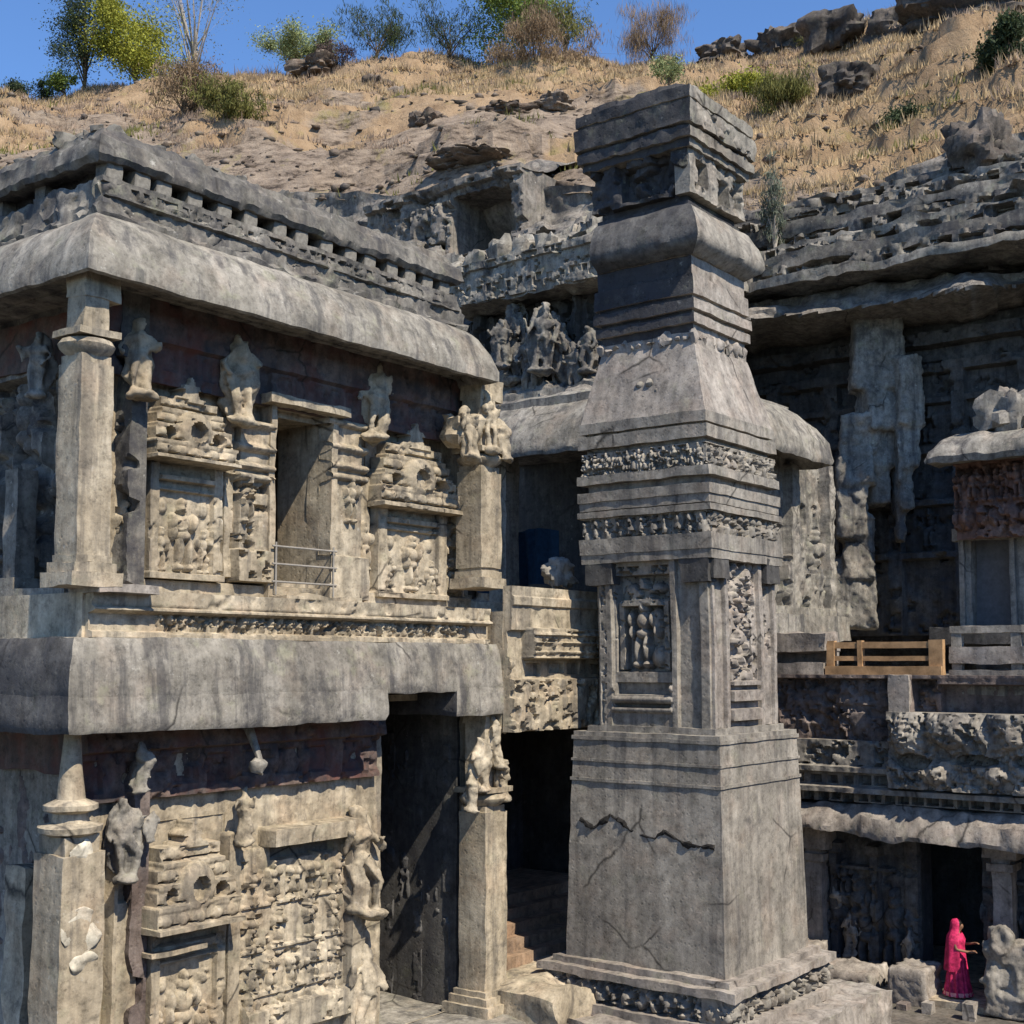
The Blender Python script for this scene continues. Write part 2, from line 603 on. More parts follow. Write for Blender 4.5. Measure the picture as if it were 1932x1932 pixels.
def lump_mb(c, r, seed=0, amp=0.35, m=None, seg=18, rings=12, strata=0.0):
    m = m or MB()
    t = np.linspace(0, 2 * np.pi, seg, endpoint=False)
    f = np.linspace(0.03, np.pi - 0.03, rings)
    Tt, Ff = np.meshgrid(t, f, indexing='ij')
    U = np.stack([np.cos(Tt) * np.sin(Ff), np.sin(Tt) * np.sin(Ff), -np.cos(Ff)], -1)
    # facet the ball towards a block
    U = U / (np.abs(U) ** 4).sum(-1, keepdims=True) ** 0.25
    q = fbm(U * 1.6 + seed * 7.1, 4, seed % 17)
    f_ = fbm(U * 6 + seed * 3.1, 4, seed % 13)
    qq = q * 3
    stp = (np.floor(qq) + np.clip((qq - np.floor(qq)) * 3 - 1, 0, 1)) / 3
    P = U * (1 + amp * stp * 0.45 + amp * 0.45 * q + amp * .12 * f_)[..., None] * np.array(r)
    return m.grid(P + np.array(c), cu=True)

CRACKM = plain('crack_black', (.02, .019, .018), .95, .4, 9, .5)  # near-black colour of the crack line

# ------------------------------------------------------------------ setting: ground, cliff, hill
PX = [-260, 0, 300, 600, 800, 960, 1100, 1300, 1430, 1600, 1760, 1850, 1932, 2250]
YE = [330, 330, 340, 345, 352, 345, 330, 350, 385, 345, 290, 245, 232, 200]
DE = [68, 66, 63, 60, 56, 53, 50.5, 48.5, 47, 46, 44.5, 43.5, 43, 41]
YR = [150, 147, 141, 98, 84, 84, 104, 100, 88, 40, -10, -40, -65, -150]
DR = [98, 98, 98, 97, 96, 95, 94, 92, 90, 88, 86, 84, 82, 78]


def lerp(px, A):
    return np.interp(px, PX, A)


def zof(px, py, D):
    return CAM[2] + D * (FWD[2] + RT[2] * (px - 966) / F + UP[2] * ((966 - py) / F + S))


def plan(px, D):
    """ground point seen in column px at depth D (level directions)"""
    return np.stack([D * (FWD[0] / math.cos(PITCH) + RT[0] * (px - 966) / F), D * (FWD[1] / math.cos(PITCH) + RT[1] * (px - 966) / F)], -1)


def smooth(x, a, b):
    t = np.clip((x - a) / (b - a), 0, 1)
    return t * t * (3 - 2 * t)


MB().box(-60, 160, -90, 140, -3, 0.15, 6, 0.0).build('ground', stone('court_rock', (0.11, 0.10, 0.085), (0.15, 0.135, 0.115), (0.2, 0.18, 0.155), 0.2, 0, 0.1))['kind'] = 'structure'
# the rest of the rock-cut court: the cliff that closes it on the sunward side and the gateway mass behind the viewer
_cw = MB()
_a, _b = np.meshgrid(np.linspace(-30, 70, 90), np.linspace(0, 15, 26), indexing='ij')
_P = np.stack([_a, np.full_like(_a, -24.0) - .25 * _b, _b], -1)
_cw.grid(disp(_P, .9, .3, 4))
_a, _b = np.meshgrid(np.linspace(-30, 70, 50), np.linspace(-90, -27.7, 30), indexing='ij')
_cw.grid(disp(np.stack([_a, _b, np.full_like(_a, 15.0)], -1), .9, .3, 4))
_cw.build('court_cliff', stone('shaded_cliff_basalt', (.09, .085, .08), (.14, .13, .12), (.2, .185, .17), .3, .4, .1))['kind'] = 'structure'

# hillside: one sheet from the cliff edge up to the ridge, then a plateau behind it
npx, nt_ = 240, 110
cx = np.linspace(-900, 2900, npx)
HP = np.zeros((npx, nt_ + 8, 3))
tt = np.linspace(0, 1, nt_)


def hill_point(px, t):
    px = np.asarray(px, float)
    t = np.asarray(t, float)
    pc = np.clip(px, -260, 2250)
    D0, D1 = lerp(pc, DE) - 0.3, lerp(pc, DR)
    z0, z1 = zof(pc, lerp(pc, YE), D0) - 0.2, zof(pc, lerp(pc, YR), D1)
    D = D0 + (D1 - D0) * t
    z = z0 + (z1 - z0) * (t ** 0.9)
    xy = plan(px, D)
    P = np.stack([xy[..., 0], xy[..., 1], z], -1)
    n = fbm(P * np.array([.16, .16, .1]), 4, 3)
    led = np.round((z + 1.5 * n) / 1.6) * 1.6
    k = 0.8 * smooth(fbm(P * 0.09, 2, 9), -0.3, 0.25) * smooth(t, 0.0, 0.1) * (1 - smooth(t, 0.9, 1.0))
    P[..., 2] = z * (1 - k) + (led - 1.5 * n * 0.6) * k + (0.9 * n + 0.25 * fbm(P * 0.9, 3, 6)) * smooth(t, 0, 0.06)
    return P


for j, t in enumerate(tt):
    HP[:, j] = hill_point(cx, np.full(npx, t))
for k in range(8):
    HP[:, nt_ + k] = HP[:, nt_ - 1]
    xy = plan(cx, lerp(np.clip(cx, -260, 2250), DR) + 3 + k * 14)
    HP[:, nt_ + k, :2] = xy
    HP[:, nt_ + k, 2] = HP[:, nt_ - 1, 2] - 0.4 - k * 1.5


def rocky(P, px, t):
    """how far bare rock shows: a broad belt above the cliff edge left of the pillar, outcrops elsewhere"""
    w = .40 - .30 * smooth(px, 1150, 1420)
    return np.clip((w - t) * 4 + 1.3 * fbm(P * .12, 4, 71) + .1, 0, 1)


def hill_mat():
    m, t, b = nodes('dry_hillside')
    co = N(t, 'ShaderNodeTexCoord').outputs['Object']
    big = noise(t, co, 0.16, 7, 0.65)
    soil = ramp(t, noise(t, co, 0.7, 8, 0.7, 4), [(0.3, (0.20, 0.135, 0.08)), (0.5, (0.33, 0.235, 0.145)), (0.7, (0.41, 0.30, 0.19))])
    rock = ramp(t, noise(t, co, 0.9, 9, 0.72, 2, (1, 1, 3.0)), [(0.38, (0.06, 0.046, 0.036)), (0.46, (0.215, 0.17, 0.13)), (0.64, (0.35, 0.285, 0.22))])
    ra = N(t, 'ShaderNodeAttribute')
    ra.attribute_name = 'rocky'
    edge = N(t, 'ShaderNodeMath', operation='ADD')
    t.links.new(ra.outputs['Fac'], edge.inputs[0])
    t.links.new(noise(t, co, 0.6, 8, 0.7, 3), edge.inputs[1])
    col = mix(t, ramp(t, edge.outputs[0], [(0.75, 0.0), (0.95, 1.0)]), soil, rock)
    col = mix(t, ramp(t, noise(t, co, 0.33, 6, 0.7, 8), [(0.58, 0.0), (0.66, 0.6)]), col, (0.25, 0.22, 0.08))
    t.links.new(col, b.inputs['Base Color'])
    b.inputs['Roughness'].default_value = 0.95
    bp = N(t, 'ShaderNodeBump', _Strength=0.9, _Distance=0.4)
    t.links.new(noise(t, co, 1.5, 10, 0.75, 5), bp.inputs['Height'])
    t.links.new(bp.outputs[0], b.inputs['Normal'])
    return m


HILLM = hill_mat()
m_ = MB()
m_.grid(HP, flip=True)
hl = m_.build('hill', HILLM, sharp=55)
hl['kind'] = 'structure'
tcol = np.concatenate([tt, np.full(8, 1.0)])[None] * np.ones((npx, 1))
pcol = np.linspace(-900, 2900, npx)[:, None] * np.ones((1, nt_ + 8))
rock_ = rocky(HP.reshape(-1, 3), pcol.ravel(), tcol.ravel())
at_ = hl.data.attributes.new('rocky', 'FLOAT', 'POINT')
at_.data.foreach_set('value', rock_.astype(np.float32))

# cliff: a rock face below the hill, its ledges, hollows and the cut-back galleries under the overhang
ncx, ncz = 420, 230
cx = np.linspace(-500, 2700, ncx)
CP = np.zeros((ncx, ncz, 3))
pc = np.clip(cx, -260, 2250)
ztop = zof(pc, lerp(pc, YE), lerp(pc, DE))
tz = np.linspace(0, 1, ncz)
Z = 0.0 + ztop[:, None] * tz[None]
PXX = np.repeat(cx[:, None], ncz, 1)
D0 = np.repeat(lerp(pc, DE)[:, None], ncz, 1)
xy = plan(PXX, D0)
Q = np.stack([xy[..., 0], xy[..., 1], Z], -1)
n1 = fbm(Q * np.array([.25, .25, .5]), 4, 2)
n2 = fbm(Q * np.array([.6, .6, 1.3]), 4, 12)
lay = np.round((Z + 1.0 * n1) / 0.9) % 2
n3 = fbm(Q * np.array([1.3, 1.3, 2.4]), 3, 52)
e = 0.9 * n1 + 0.6 * n2 + 0.3 * n3 + np.minimum(ztop[:, None] - Z, 12) * 0.85 + 0.3 * lay
right = smooth(PXX, 1300, 1420)
up = smooth(Z, 19.9, 20.5)
rough_up = 1.1 * np.round(1.6 * fbm(Q * np.array([.3, .3, .9]), 3, 31)) / 1.6 + 0.7 * fbm(Q * np.array([.8, .8, 2.0]), 3, 33)
e = e * (1 - right) + right * (up * (0.2 + rough_up + 0.5 * n2 + .75 * (ztop[:, None] - Z)) + (1 - up) * (0.35 * n2 - 3.6))
ledge = right * smooth(Z + 0.25 * n2, 19.25, 19.4) * (1 - smooth(Z + 0.3 * n1, 20.3, 20.5))
e = e * (1 - ledge) + ledge * (4.6 - 1.3 * (Z - 19.3) + 0.5 * n2)
strat = np.clip(np.sin((Z + 0.5 * n1) * 2 * np.pi / 1.05) * 2.2, -1, 1)
e += right * up * (0.45 + .25 * n1) * strat
und = right * smooth(Z, 20.4, 20.6) * (1 - smooth(Z, 21.1, 21.5))
e -= und * (1.3 + 0.5 * n2)
for (x0, y0, x1, y1, dep) in ((852, 372, 962, 505, 3.2), (800, 372, 860, 470, 0.9), (878, 520, 930, 575, 1.6), (1010, 495, 1045, 530, 1.0), (760, 480, 800, 520, .9)):
    za, zb = zof((x0 + x1) / 2, y1, 54), zof((x0 + x1) / 2, y0, 54)
    wob = 14 * n2
    m_ = smooth(PXX + wob, x0 - 6, x0 + 6) * (1 - smooth(PXX + wob, x1 - 6, x1 + 6)) * smooth(Z + .3 * n2, za - .15, za + .15) * (1 - smooth(Z + .3 * n1, zb - .1, zb + .1))
    e -= dep * m_
ts_ = smooth(tz, .90, .985)[None]
e = e * (1 - ts_) + (.35 + .3 * n2) * ts_
xy = plan(PXX, D0 - e)
CP[..., 0], CP[..., 1], CP[..., 2] = xy[..., 0], xy[..., 1], Z
CLIFFM = stone('cliff_basalt', (0.17, 0.155, 0.14), (0.27, 0.25, 0.22), (0.36, 0.33, 0.29), soot=0.3, streak=0.45, lichen=0.3, bump=1.0)
MB().grid(CP, flip=True).build('cliff', CLIFFM, sharp=45)['kind'] = 'structure'

# ------------------------------------------------------------------ the two-storey pavilion on the left
pav = thing('temple_pavilion', 'two-storey carved stone pavilion with broad stone eaves, sunlit tan walls and a doorway', 'pavilion', (10.6, 15.6, 0.15))
VW, VC = 16.8, 15.75           # upper wall plane, front of the free columns
ZF, ZE = 9.06, 13.5            # upper floor, underside of the eave
UE = 20.3                      # far end of the pavilion
ULEFT = 11.9                   # wall of the shaded side
# core: floors, roof, hidden walls
m = MB()
m.box(10.9, UE, 16.05, 24, 8.34, 9.0, 1.0, 0.0).build('floor_slab', TAN, pav)
MB().box(11.2, 19.6, 16.3, 24, 13.62, 14.45, 1.0, 0.0).build('roof_slab', TANG, pav)
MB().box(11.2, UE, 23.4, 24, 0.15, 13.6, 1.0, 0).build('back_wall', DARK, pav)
MB().box(UE - 1.0, UE - 0.1, 17.9, 23.4, 7.45, 13.6, 0.6, 0.02).build('end_wall', TAN, pav)


def cornice(name, mat, segs, res=0.12, amp=0.035, freq=1.7):
    mm = MB()
    for (u0, u1, v0, vb, prof, vb2) in segs:
        mm.sweep(u0, u1, v0, vb, prof, res, amp, freq, vb2)
    return mm.build(name, mat, pav)


cornice('upper_eave', TANG, [(11.17, 19.05, 16.2, 24, [(-.8, 13.66), (.52, 13.64), (.66, 13.46), (.72, 13.48), (.72, 13.66), (.60, 14.02), (.42, 14.34), (.24, 14.5), (-.3, 14.56), (-.8, 14.56)], 23)], .12, .02, 2.4)
ua, ub = on(735, 1340, 1, 15.6)[0], on(862, 1340, 1, 15.6)[0]
lowp = [(-.6, 7.2), (.36, 7.0), (.40, 7.1), (.36, 7.52), (-.6, 7.52)]
cornice('lower_eave', TANG, [(10.8, UE + .1, 16.0, 24, [(-.6, 7.45), (.34, 7.45), (.357, 7.49), (.33, 7.95), (.26, 8.24), (.2, 8.36), (-.6, 8.38)], 22),
                             (10.8, ua - .4, 16.0, 24, lowp, 17.6), (ub + .4, UE + .1, 16.0, 17.6, lowp, 22)], .12, .022, 2.4)
SHADEG = stone('shade_toned_basalt', (.07, .07, .072), (.115, .112, .11), (.19, .185, .175), soot=.35, streak=.5, lichen=.1)  # dark tone puts shade into side faces and recesses, plus some staining
darken_side(bpy.data.objects['lower_eave'], SHADEG, -.6, True)  # shade of the side face put in as a darker stone
cornice('frieze_band', PARA, [(11.3, 19.2, 16.35, 24, [(-.5, 14.5), (.26, 14.5), (.28, 14.6), (.2, 14.66), (.2, 14.84), (.17, 14.9), (.17, 15.06), (.12, 15.2), (-.5, 15.2)], 23)], 0.08, 0.07, 4.5)
R = Relief(1, 16.17, 11.15, 19.3, 14.52, 15.2, .025)
R.carve((11, 20, 14.5, 15.1), .2, .16, .22, 44)
R.carve((11, 20, 14.5, 15.1), .09, .05, .2, 45)
R.dents((11.4, 19.2, 14.98, 15.12), 34, -.12, .5, .3)
R.rect((11.1, 19.3, 14.88, 14.93), .08)
R.rough(.045, 4)
R.mb(-.2).build('carved_frieze', PARA, pav, sharp=50)
cornice('parapet_recess', BLACK, [(11.5, 19.0, 16.62, 24, [(-.3, 14.9), (0, 14.98), (0, 15.62), (-.3, 15.62)], 23)])
cornice('parapet_slab', PARA, [(11.3, 19.2, 16.4, 24, [(-.9, 15.56), (.2, 15.44), (.26, 15.52), (.2, 15.8), (.1, 15.86), (.02, 16.02), (-.9, 16.04)], 23)], 0.08, 0.035, 4.2)
blk = MB().box(-.13, .13, -.14, .14, 0, .44, .08, .025).build('parapet_block', PARA)
blk.parent = pav
blk.location = np.array((12.3, 16.4, 15.16)) - origin(pav)
for k, u in enumerate((11.4, 11.9, 12.9, 13.5, 14.05, 14.7, 15.2, 15.8, 16.4, 16.9, 17.5, 18.0, 18.5, 19.0)):
    b2 = blk.copy()
    b2.location = np.array((u, 16.4, 15.16)) - origin(pav)
    SC.collection.objects.link(b2)
    b2.parent = pav
for k, v in enumerate((18.0, 19.2, 20.4)):
    b2 = blk.copy()
    b2.location = np.array((11.4, v, 15.16)) - origin(pav)
    SC.collection.objects.link(b2)
    b2.parent = pav
cop = []
for k in range(4):
    cop.append(lump_mb((0, 0, 0.08), (.12 + .03 * k, .1, .08 + .02 * k), 31 + k, 0.4, seg=10, rings=7).build('coping_stone', PARA))
    cop[-1].parent = pav
for k in range(34):
    o = cop[k % 4] if k < 4 else cop[k % 4].copy()
    if k < 22:
        p = (11.3 + k * 0.36 + rnd.uniform(-.15, .15), 16.55 + rnd.uniform(0, .3), 15.97)
    else:
        p = (11.35 + rnd.uniform(0, .3), 17.0 + (k - 22) * 0.42, 15.98)
    if k >= 4:
        SC.collection.objects.link(o)
        o.parent = pav
    o.location = np.array(p) - origin(pav)
    o.rotation_euler = (0, 0, rnd.uniform(0, 6))
    o.scale = (1, 1, rnd.uniform(.6, 1.3))

# ---- upper wall, long sunlit side
R = Relief(1, VW, 11.3, UE, ZF - .02, ZE + .2, 0.03)
door = R.px(497, 790, 602, 1098)
R.rect((11.3, UE, 12.5, ZE + .2), 0.10)
R.rect((11.3, UE, 13.0, ZE + .2), 0.22)
R.rect((11.3, UE, ZF - .02, 9.3), 0.16)
R.carve((11.3, UE, 12.5, 13.0), 0.22, 0.10, 0.15, 3)
for (x0, y0, x1, y1, d) in ((212, 900, 250, 1095, .05), (412, 790, 432, 1090, .14), (432, 800, 490, 1098, .24), (604, 810, 662, 1130, .26), (836, 900, 870, 1120, .12), (665, 900, 690, 1130, .1)):
    R.rect(R.px(x0, y0, x1, y1), d)
for (x0, x1) in ((428, 494), (598, 668)):
    for y in (805, 850, 885, 905):
        R.roll(R.px(x0 - 3, y - 12, x1 + 3, y + 10), 0.36)
R.rect(R.px(596, 1050, 672, 1132), .34)
R.rect(R.px(425, 1040, 497, 1100), .32)
for k, (x, yb, hh) in enumerate(((446, 990, .75), (232, 1060, .9), (850, 1000, .8), (678, 1080, .9), (420, 900, .5), (640, 990, .8))):
    p = on(x, yb, 1, VW)
    R.fig(p[0], p[2], hh, .13, k)
R.carve(R.px(425, 900, 494, 1095), 0.16, 0.16, 0.4, 8)
R.carve(R.px(212, 960, 250, 1060), 0.16, 0.12, 0.35, 4)
R.carve(R.px(836, 960, 872, 1120), 0.15, 0.1, 0.15, 5)
R.rough(0.022, 3.5)
R.hole(door)
R.mb(-0.05).build('upper_wall', TAN, pav, sharp=50)
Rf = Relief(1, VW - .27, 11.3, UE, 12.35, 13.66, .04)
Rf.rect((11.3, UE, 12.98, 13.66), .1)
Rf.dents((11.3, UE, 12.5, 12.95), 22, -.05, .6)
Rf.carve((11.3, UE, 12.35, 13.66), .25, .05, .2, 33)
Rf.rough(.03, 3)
Rf.mb(-.1).build('red_paint_shade_frieze', TANR, pav, sharp=50)  # red paint remains, colour darkened to deepen the eave's shade
# wall thickness round the doorway
MB().box(11.9, door[0] - .01, VW + .055, VW + 1.1, ZF, ZE + .1, .4, .01).box(door[1] + .01, UE - 1.0, VW + .055, VW + 1.1, ZF, ZE + .1, .4, .01).box(door[0] - .01, door[1] + .01, VW + .055, VW + 1.1, door[3] + .02, ZE + .1, .4, .01).build('wall_core', TAN, pav)
fr = MB()
fr.box(door[0] - .12, door[0] + .0, VW - .3, VW + .3, ZF, door[3] + .1, .15, .02)
fr.box(door[1] - .0, door[1] + .14, VW - .32, VW + .3, ZF, door[3] + .1, .15, .02)
fr.box(door[0] - .3, door[1] + .3, VW - .5, VW + .3, door[3] + .1, door[3] + .26, .15, .03)
fr.build('door_frame', TAN, pav)
MB().box(door[0] - .1, door[1] + .3, VW - .75, VW - .05, ZF - .35, ZF + .08, .15, .05).build('door_sill', TAN, pav)


def aedicule(x0, x1, yt, ym, yb, seed, depth=.3):
    """a niche shrine in relief: stepped roof with finial over a carved panel between small pilasters"""
    r = Relief(1, VW - .02, *_pad(x0, x1, yt - 45, yb, .06), 0.022)
    top = r.px(x0, yt, x1, ym)
    bot = r.px(x0 + 8, ym, x1 - 6, yb)
    c = (top[0] + top[1]) / 2
    w = top[1] - top[0]
    r.rect(bot, depth * .45)
    r.rect((bot[0], bot[0] + w * .12, bot[2], bot[3]), depth * .75)
    r.rect((bot[1] - w * .12, bot[1], bot[2], bot[3]), depth * .75)
    zz, n = top[2], 4
    hh = (top[3] - top[2])
    for k in range(n):
        t = k / n
        hw = w / 2 * (1 - .5 * t * t)
        q = (c - hw, c + hw, zz + hh * t, zz + hh * (t + 1 / n))
        r.rect(q, depth * (1.7 - .25 * k))
        r.rect((q[0] - .04, q[1] + .04, q[2], q[2] + hh * .07), depth * (2.0 - .25 * k))
        r.rect((q[0] + .03, q[1] - .03, q[2] + hh * .09, q[2] + hh * .115), depth * (1.4 - .25 * k), 'set')
        m_ = max(2, int(5 - k))
        for i in range(m_):
            cc = q[0] + (q[1] - q[0]) * (i + .5) / m_
            if k and i == m_ // 2:
                continue
            r.ell(cc, q[2] + hh * .16, hw / m_ * .75, hh * .07, .05, depth * (1.7 - .25 * k))
    r.cone(c, top[3] - .05, r.z1, w * .34, depth * 1.1)
    # arched window motif with dark hollows at each side
    r.ell(c, zz + hh * .5, w * .2, hh * .3, .12, depth * 1.5)
    qq = ((r.SS - c) / (w * .1)) ** 2 + ((r.ZZ - zz - hh * .48) / (hh * .15)) ** 2 < 1
    r.d[qq] = depth * 1.25
    for sg in (-1, 1):
        qq = ((r.SS - c - sg * w * .3) / (w * .07)) ** 2 + ((r.ZZ - zz - hh * .42) / (hh * .10)) ** 2 < 1
        r.d[qq] = depth * .7
    r.carve((top[0], top[1], zz + .1, zz + hh), .2, .05, .5, seed + 3)
    hb_ = bot[3] - bot[2]
    r.rect((bot[0] + w * .12, bot[1] - w * .12, bot[3] - hb_ * .16, bot[3] - hb_ * .10), depth * .9)
    r.rect((bot[0] + w * .12, bot[1] - w * .12, bot[3] - hb_ * .24, bot[3] - hb_ * .21), depth * .7)
    r.fig(c, bot[2] + .12, hb_ * .62, .16, seed, depth * .45)
    for sg in (-1, 1):
        r.fig(c + sg * w * .27, bot[2] + .1, hb_ * .38, .1, seed + 4 + sg, depth * .45)
        r.ell(c + sg * w * .25, bot[2] + hb_ * .62, .1, .12, .07, depth * .45)
    r.carve((bot[0], bot[1], bot[2] + .1, bot[3]), .2, .05, .55, seed + 5)
    r.rect((bot[0] - .02, bot[1] + .02, bot[2], bot[2] + .1), depth * .9)
    r.rough(.015, 5)
    # drop the sheet outside the niche silhouette
    dd = r.d
    mk = (np.maximum.reduce([dd[:-1, :-1], dd[1:, :-1], dd[:-1, 1:], dd[1:, 1:]]) > depth * .2)
    r.mask &= mk
    return r.mb(-.06).build('niche_shrine', TAN, pav, sharp=50)


def _pad(x0, x1, y0, y1, p):
    a, b = on(x0, (y0 + y1) / 2, 1, VW), on(x1, (y0 + y1) / 2, 1, VW)
    return a[0] - p, b[0] + p, on((x0 + x1) / 2, y1, 1, VW)[2], on((x0 + x1) / 2, y0, 1, VW)[2]


aedicule(257, 410, 760, 880, 1095, 3)
aedicule(690, 835, 845, 965, 1130, 5, .26)

# bracket figures leaning out under the eave
for k, (x, yb, v, hpx, face) in enumerate(((262, 745, 16.25, 150, -1.9), (458, 790, 16.3, 165, -1.9), (712, 830, 16.35, 150, -1.8))):
    p = on(x, yb, 1, v)
    D = (p - CAM) @ FWD
    fuse(worn(statue_mb(p, hpx / F * D, face, 20 + k, lean=-.12)).build('bracket_figure', TAN, pav))


def column(x0, x1, v, z0, z1, capz, mat=TAN, basew=1.5, a=None):
    e = on(x0, 1000, 1, v)[0]
    w = on(x1, 1000, 1, v)[0] - e if a is None else a
    c, cv = e + w / 2, v + w / 2
    o = MB().box(e, e + w, v, v + w, z0 + .4, capz, .14, .018).build('column', mat, pav)
    b = MB()
    h = w / 2
    for (za, zb, s) in ((0, .2, basew), (.2, .34, basew * .84), (.34, .44, basew * .72)):
        b.box(c - h * s, c + h * s, cv - h * s, cv + h * s, z0 + za, z0 + zb, .12, .02)
    b.build('base', mat, o)
    k = MB()
    k.box(c - h * .9, c + h * .9, cv - h * .9, cv + h * .9, capz, capz + .12, .1, .012)
    k.lathe(c, cv, [(h * .9, capz + .1), (h * 1.35, capz + .2), (h * 1.45, capz + .27), (h * 1.3, capz + .34), (h * .9, capz + .38)], 16, .012)
    k.box(c - h * 1.25, c + h * 1.25, cv - h * 1.25, cv + h * 1.25, capz + .38, capz + .48, .1, .015)
    k.box(c - h * .75, c + h * .75, cv - h * .75, cv + h * .75, capz + .48, z1 - .25, .1, .02)
    k.box(c - h * .8, c + h * 1.5, cv - h * .8, cv + h * .9, z1 - .28, z1 + .14, .1, .03)
    k.build('capital', mat, o)
    return o, c, cv, h


column(145, 208, VC, ZF, ZE, 12.25)
o, c, cv, h = column(908, 946, VC + .05, 9.45, ZE, 11.75, basew=1.25)
for k, (du, z, hh) in enumerate(((-.75, 11.95, 1.0), (-.1, 12.2, 1.15), (.3, 12.0, .9))):
    fuse(worn(statue_mb((c + du, cv - h - .12, z), hh, -1.7, 40 + k, lean=-.15)).build('bracket_figure', TAN, pav))
lump_mb((c - .55, cv, 12.55), (.4, .3, .3), 5, .4).build('carved_bracket', TAN, pav)

# plinth under the upper storey with its row of small figures
R = Relief(1, 15.98, 10.95, UE - .3, 8.36, 9.05, 0.025)
R.rect((R.s0, R.s1, 8.82, 9.05), .12)
R.roll((R.s0, R.s1, 8.72, 8.82), .17)
R.rect((R.s0, R.s1, 8.36, 8.44), .1)
a, b = on(300, 1190, 1, 15.98)[0], on(885, 1195, 1, 15.98)[0]
for k in range(int((b - a) / .2)):
    R.fig(a + .2 * k, 8.43, .3, .09, k, 0)
R.carve((a, b, 8.42, 8.72), .1, .1, .15, 3)
R.carve((R.s0, R.s1, 8.82, 9.05), .3, .05, .2, 6)
R.rough(.02, 4)
R.mb(-.2).build('figure_band', TAN, pav, sharp=50)
MB().box(10.9, 11.9, 15.62, 16.4, 8.98, 9.1, .15, .03).build('ledge_block', WARMG, pav)
# shaded side of the upper storey
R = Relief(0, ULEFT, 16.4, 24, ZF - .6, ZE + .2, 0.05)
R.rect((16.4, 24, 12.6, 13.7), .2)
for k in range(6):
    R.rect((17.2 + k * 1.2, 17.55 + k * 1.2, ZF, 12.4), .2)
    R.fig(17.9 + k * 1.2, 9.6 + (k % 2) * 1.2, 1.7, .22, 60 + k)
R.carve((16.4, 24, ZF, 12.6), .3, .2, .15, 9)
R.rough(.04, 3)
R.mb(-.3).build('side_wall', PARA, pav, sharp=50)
MB().box(ULEFT - .25, ULEFT - .02, 16.9, 24, 12.7, 13.5, .25, .03).build('red_paint_shade_frieze', TANR, pav)
p = on(70, 745, 0, 11.3)
fuse(statue_mb(p, 1.0, math.pi + .4, 71).build('bracket_figure', TANG, pav))
p = on(22, 1075, 0, 11.2)
MB().box(p[0], p[0] + .35, p[1] - .1, p[1] + .25, 9.06, 11.0, .12, .02).box(p[0] - .1, p[0] + .45, p[1] - .2, p[1] + .35, 9.0, 9.3, .12, .02).build('side_pillar', TANG, pav)
MB().box(10.95, 11.85, 16.6, 24, 8.98, 9.1, .3, .02).build('side_ledge', TANG, pav)

# ---- lower storey
VL = 16.6
ZB = 1.3
R = Relief(1, VL, 11.2, UE, ZB, 7.4, 0.03)
rec = R.px(716, 1390, 868, 1900)
for (x0, y0, x1, y1, d) in ((205, 1700, 250, 1990, .1), (412, 1570, 436, 1990, .22), (640, 1540, 668, 1990, .3), (195, 1600, 204, 1990, .2)):
    q = R.px(x0, y0, x1, y1)
    R.rect((q[0], q[1], ZB, q[3]), d)
q = R.px(440, 1590, 640, 1932)
R.rect((q[0], q[1], ZB, q[3]), .12)
R.rect(R.px(488, 1552, 640, 1585), .42)
R.rect(R.px(500, 1590, 622, 1612), -.12, 'set')
R.rect(R.px(445, 1885, 640, 1935), .3)
rows = 4
pz0, pz1 = q[2] - .1, q[3] - .25
for j in range(rows):
    za = pz0 + (pz1 - pz0) * j / rows
    hh_ = (pz1 - pz0) / rows
    R.rect((q[0] + .05, q[1] - .05, za, za + .07), .17)
    nf = 5 if j % 2 else 4
    for i in range(nf):
        c_ = q[0] + (q[1] - q[0]) * (i + .5 + rnd.uniform(-.12, .12)) / nf
        R.fig(c_, za + .06, hh_ * rnd.uniform(.78, .98), .15, 80 + j * 7 + i, .1)
        if i:
            R.rect((c_ - (q[1] - q[0]) / nf * .5 - .03, c_ - (q[1] - q[0]) / nf * .5 + .03, za, za + hh_ * rnd.uniform(.5, .9)), .15)
R.carve((q[0], q[1], q[2], q[3] - .2), .16, .1, .45, 17)
R.rough(.02, 4)
R.hole((rec[0], rec[1], ZB - 1, 7.3))
R.mb(-.05).build('lower_wall', TAN, pav, sharp=50)
MB().box(11.9, rec[0] - .01, VL + .055, VL + 4.0, ZB, 7.4, .5, .01).build('wall_core', TANG, pav)
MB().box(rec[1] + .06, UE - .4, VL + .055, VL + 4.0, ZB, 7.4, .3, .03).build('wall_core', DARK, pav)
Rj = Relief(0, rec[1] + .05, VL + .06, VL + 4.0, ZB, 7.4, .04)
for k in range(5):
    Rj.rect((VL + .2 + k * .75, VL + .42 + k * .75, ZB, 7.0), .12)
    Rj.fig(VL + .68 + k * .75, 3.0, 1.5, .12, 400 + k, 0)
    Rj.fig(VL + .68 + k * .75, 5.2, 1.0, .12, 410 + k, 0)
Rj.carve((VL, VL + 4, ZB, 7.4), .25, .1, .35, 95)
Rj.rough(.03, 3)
Rj.mb(-.05).build('alcove_jamb', SHADEG, pav, sharp=50)  # dark stone colour carries the alcove's shade
MB().box(rec[0] - .3, rec[1] + .3, VL + .1, VL + 4, 7.42, 8.3, .5, .03).build('alcove_ceiling', BLACK, pav)  # black stone added to the shade inside the alcove
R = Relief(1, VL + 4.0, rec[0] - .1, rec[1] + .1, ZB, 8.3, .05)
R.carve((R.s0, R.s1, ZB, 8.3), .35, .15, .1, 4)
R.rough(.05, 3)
R.mb(-.2).build('alcove_wall', SHADEG, pav)
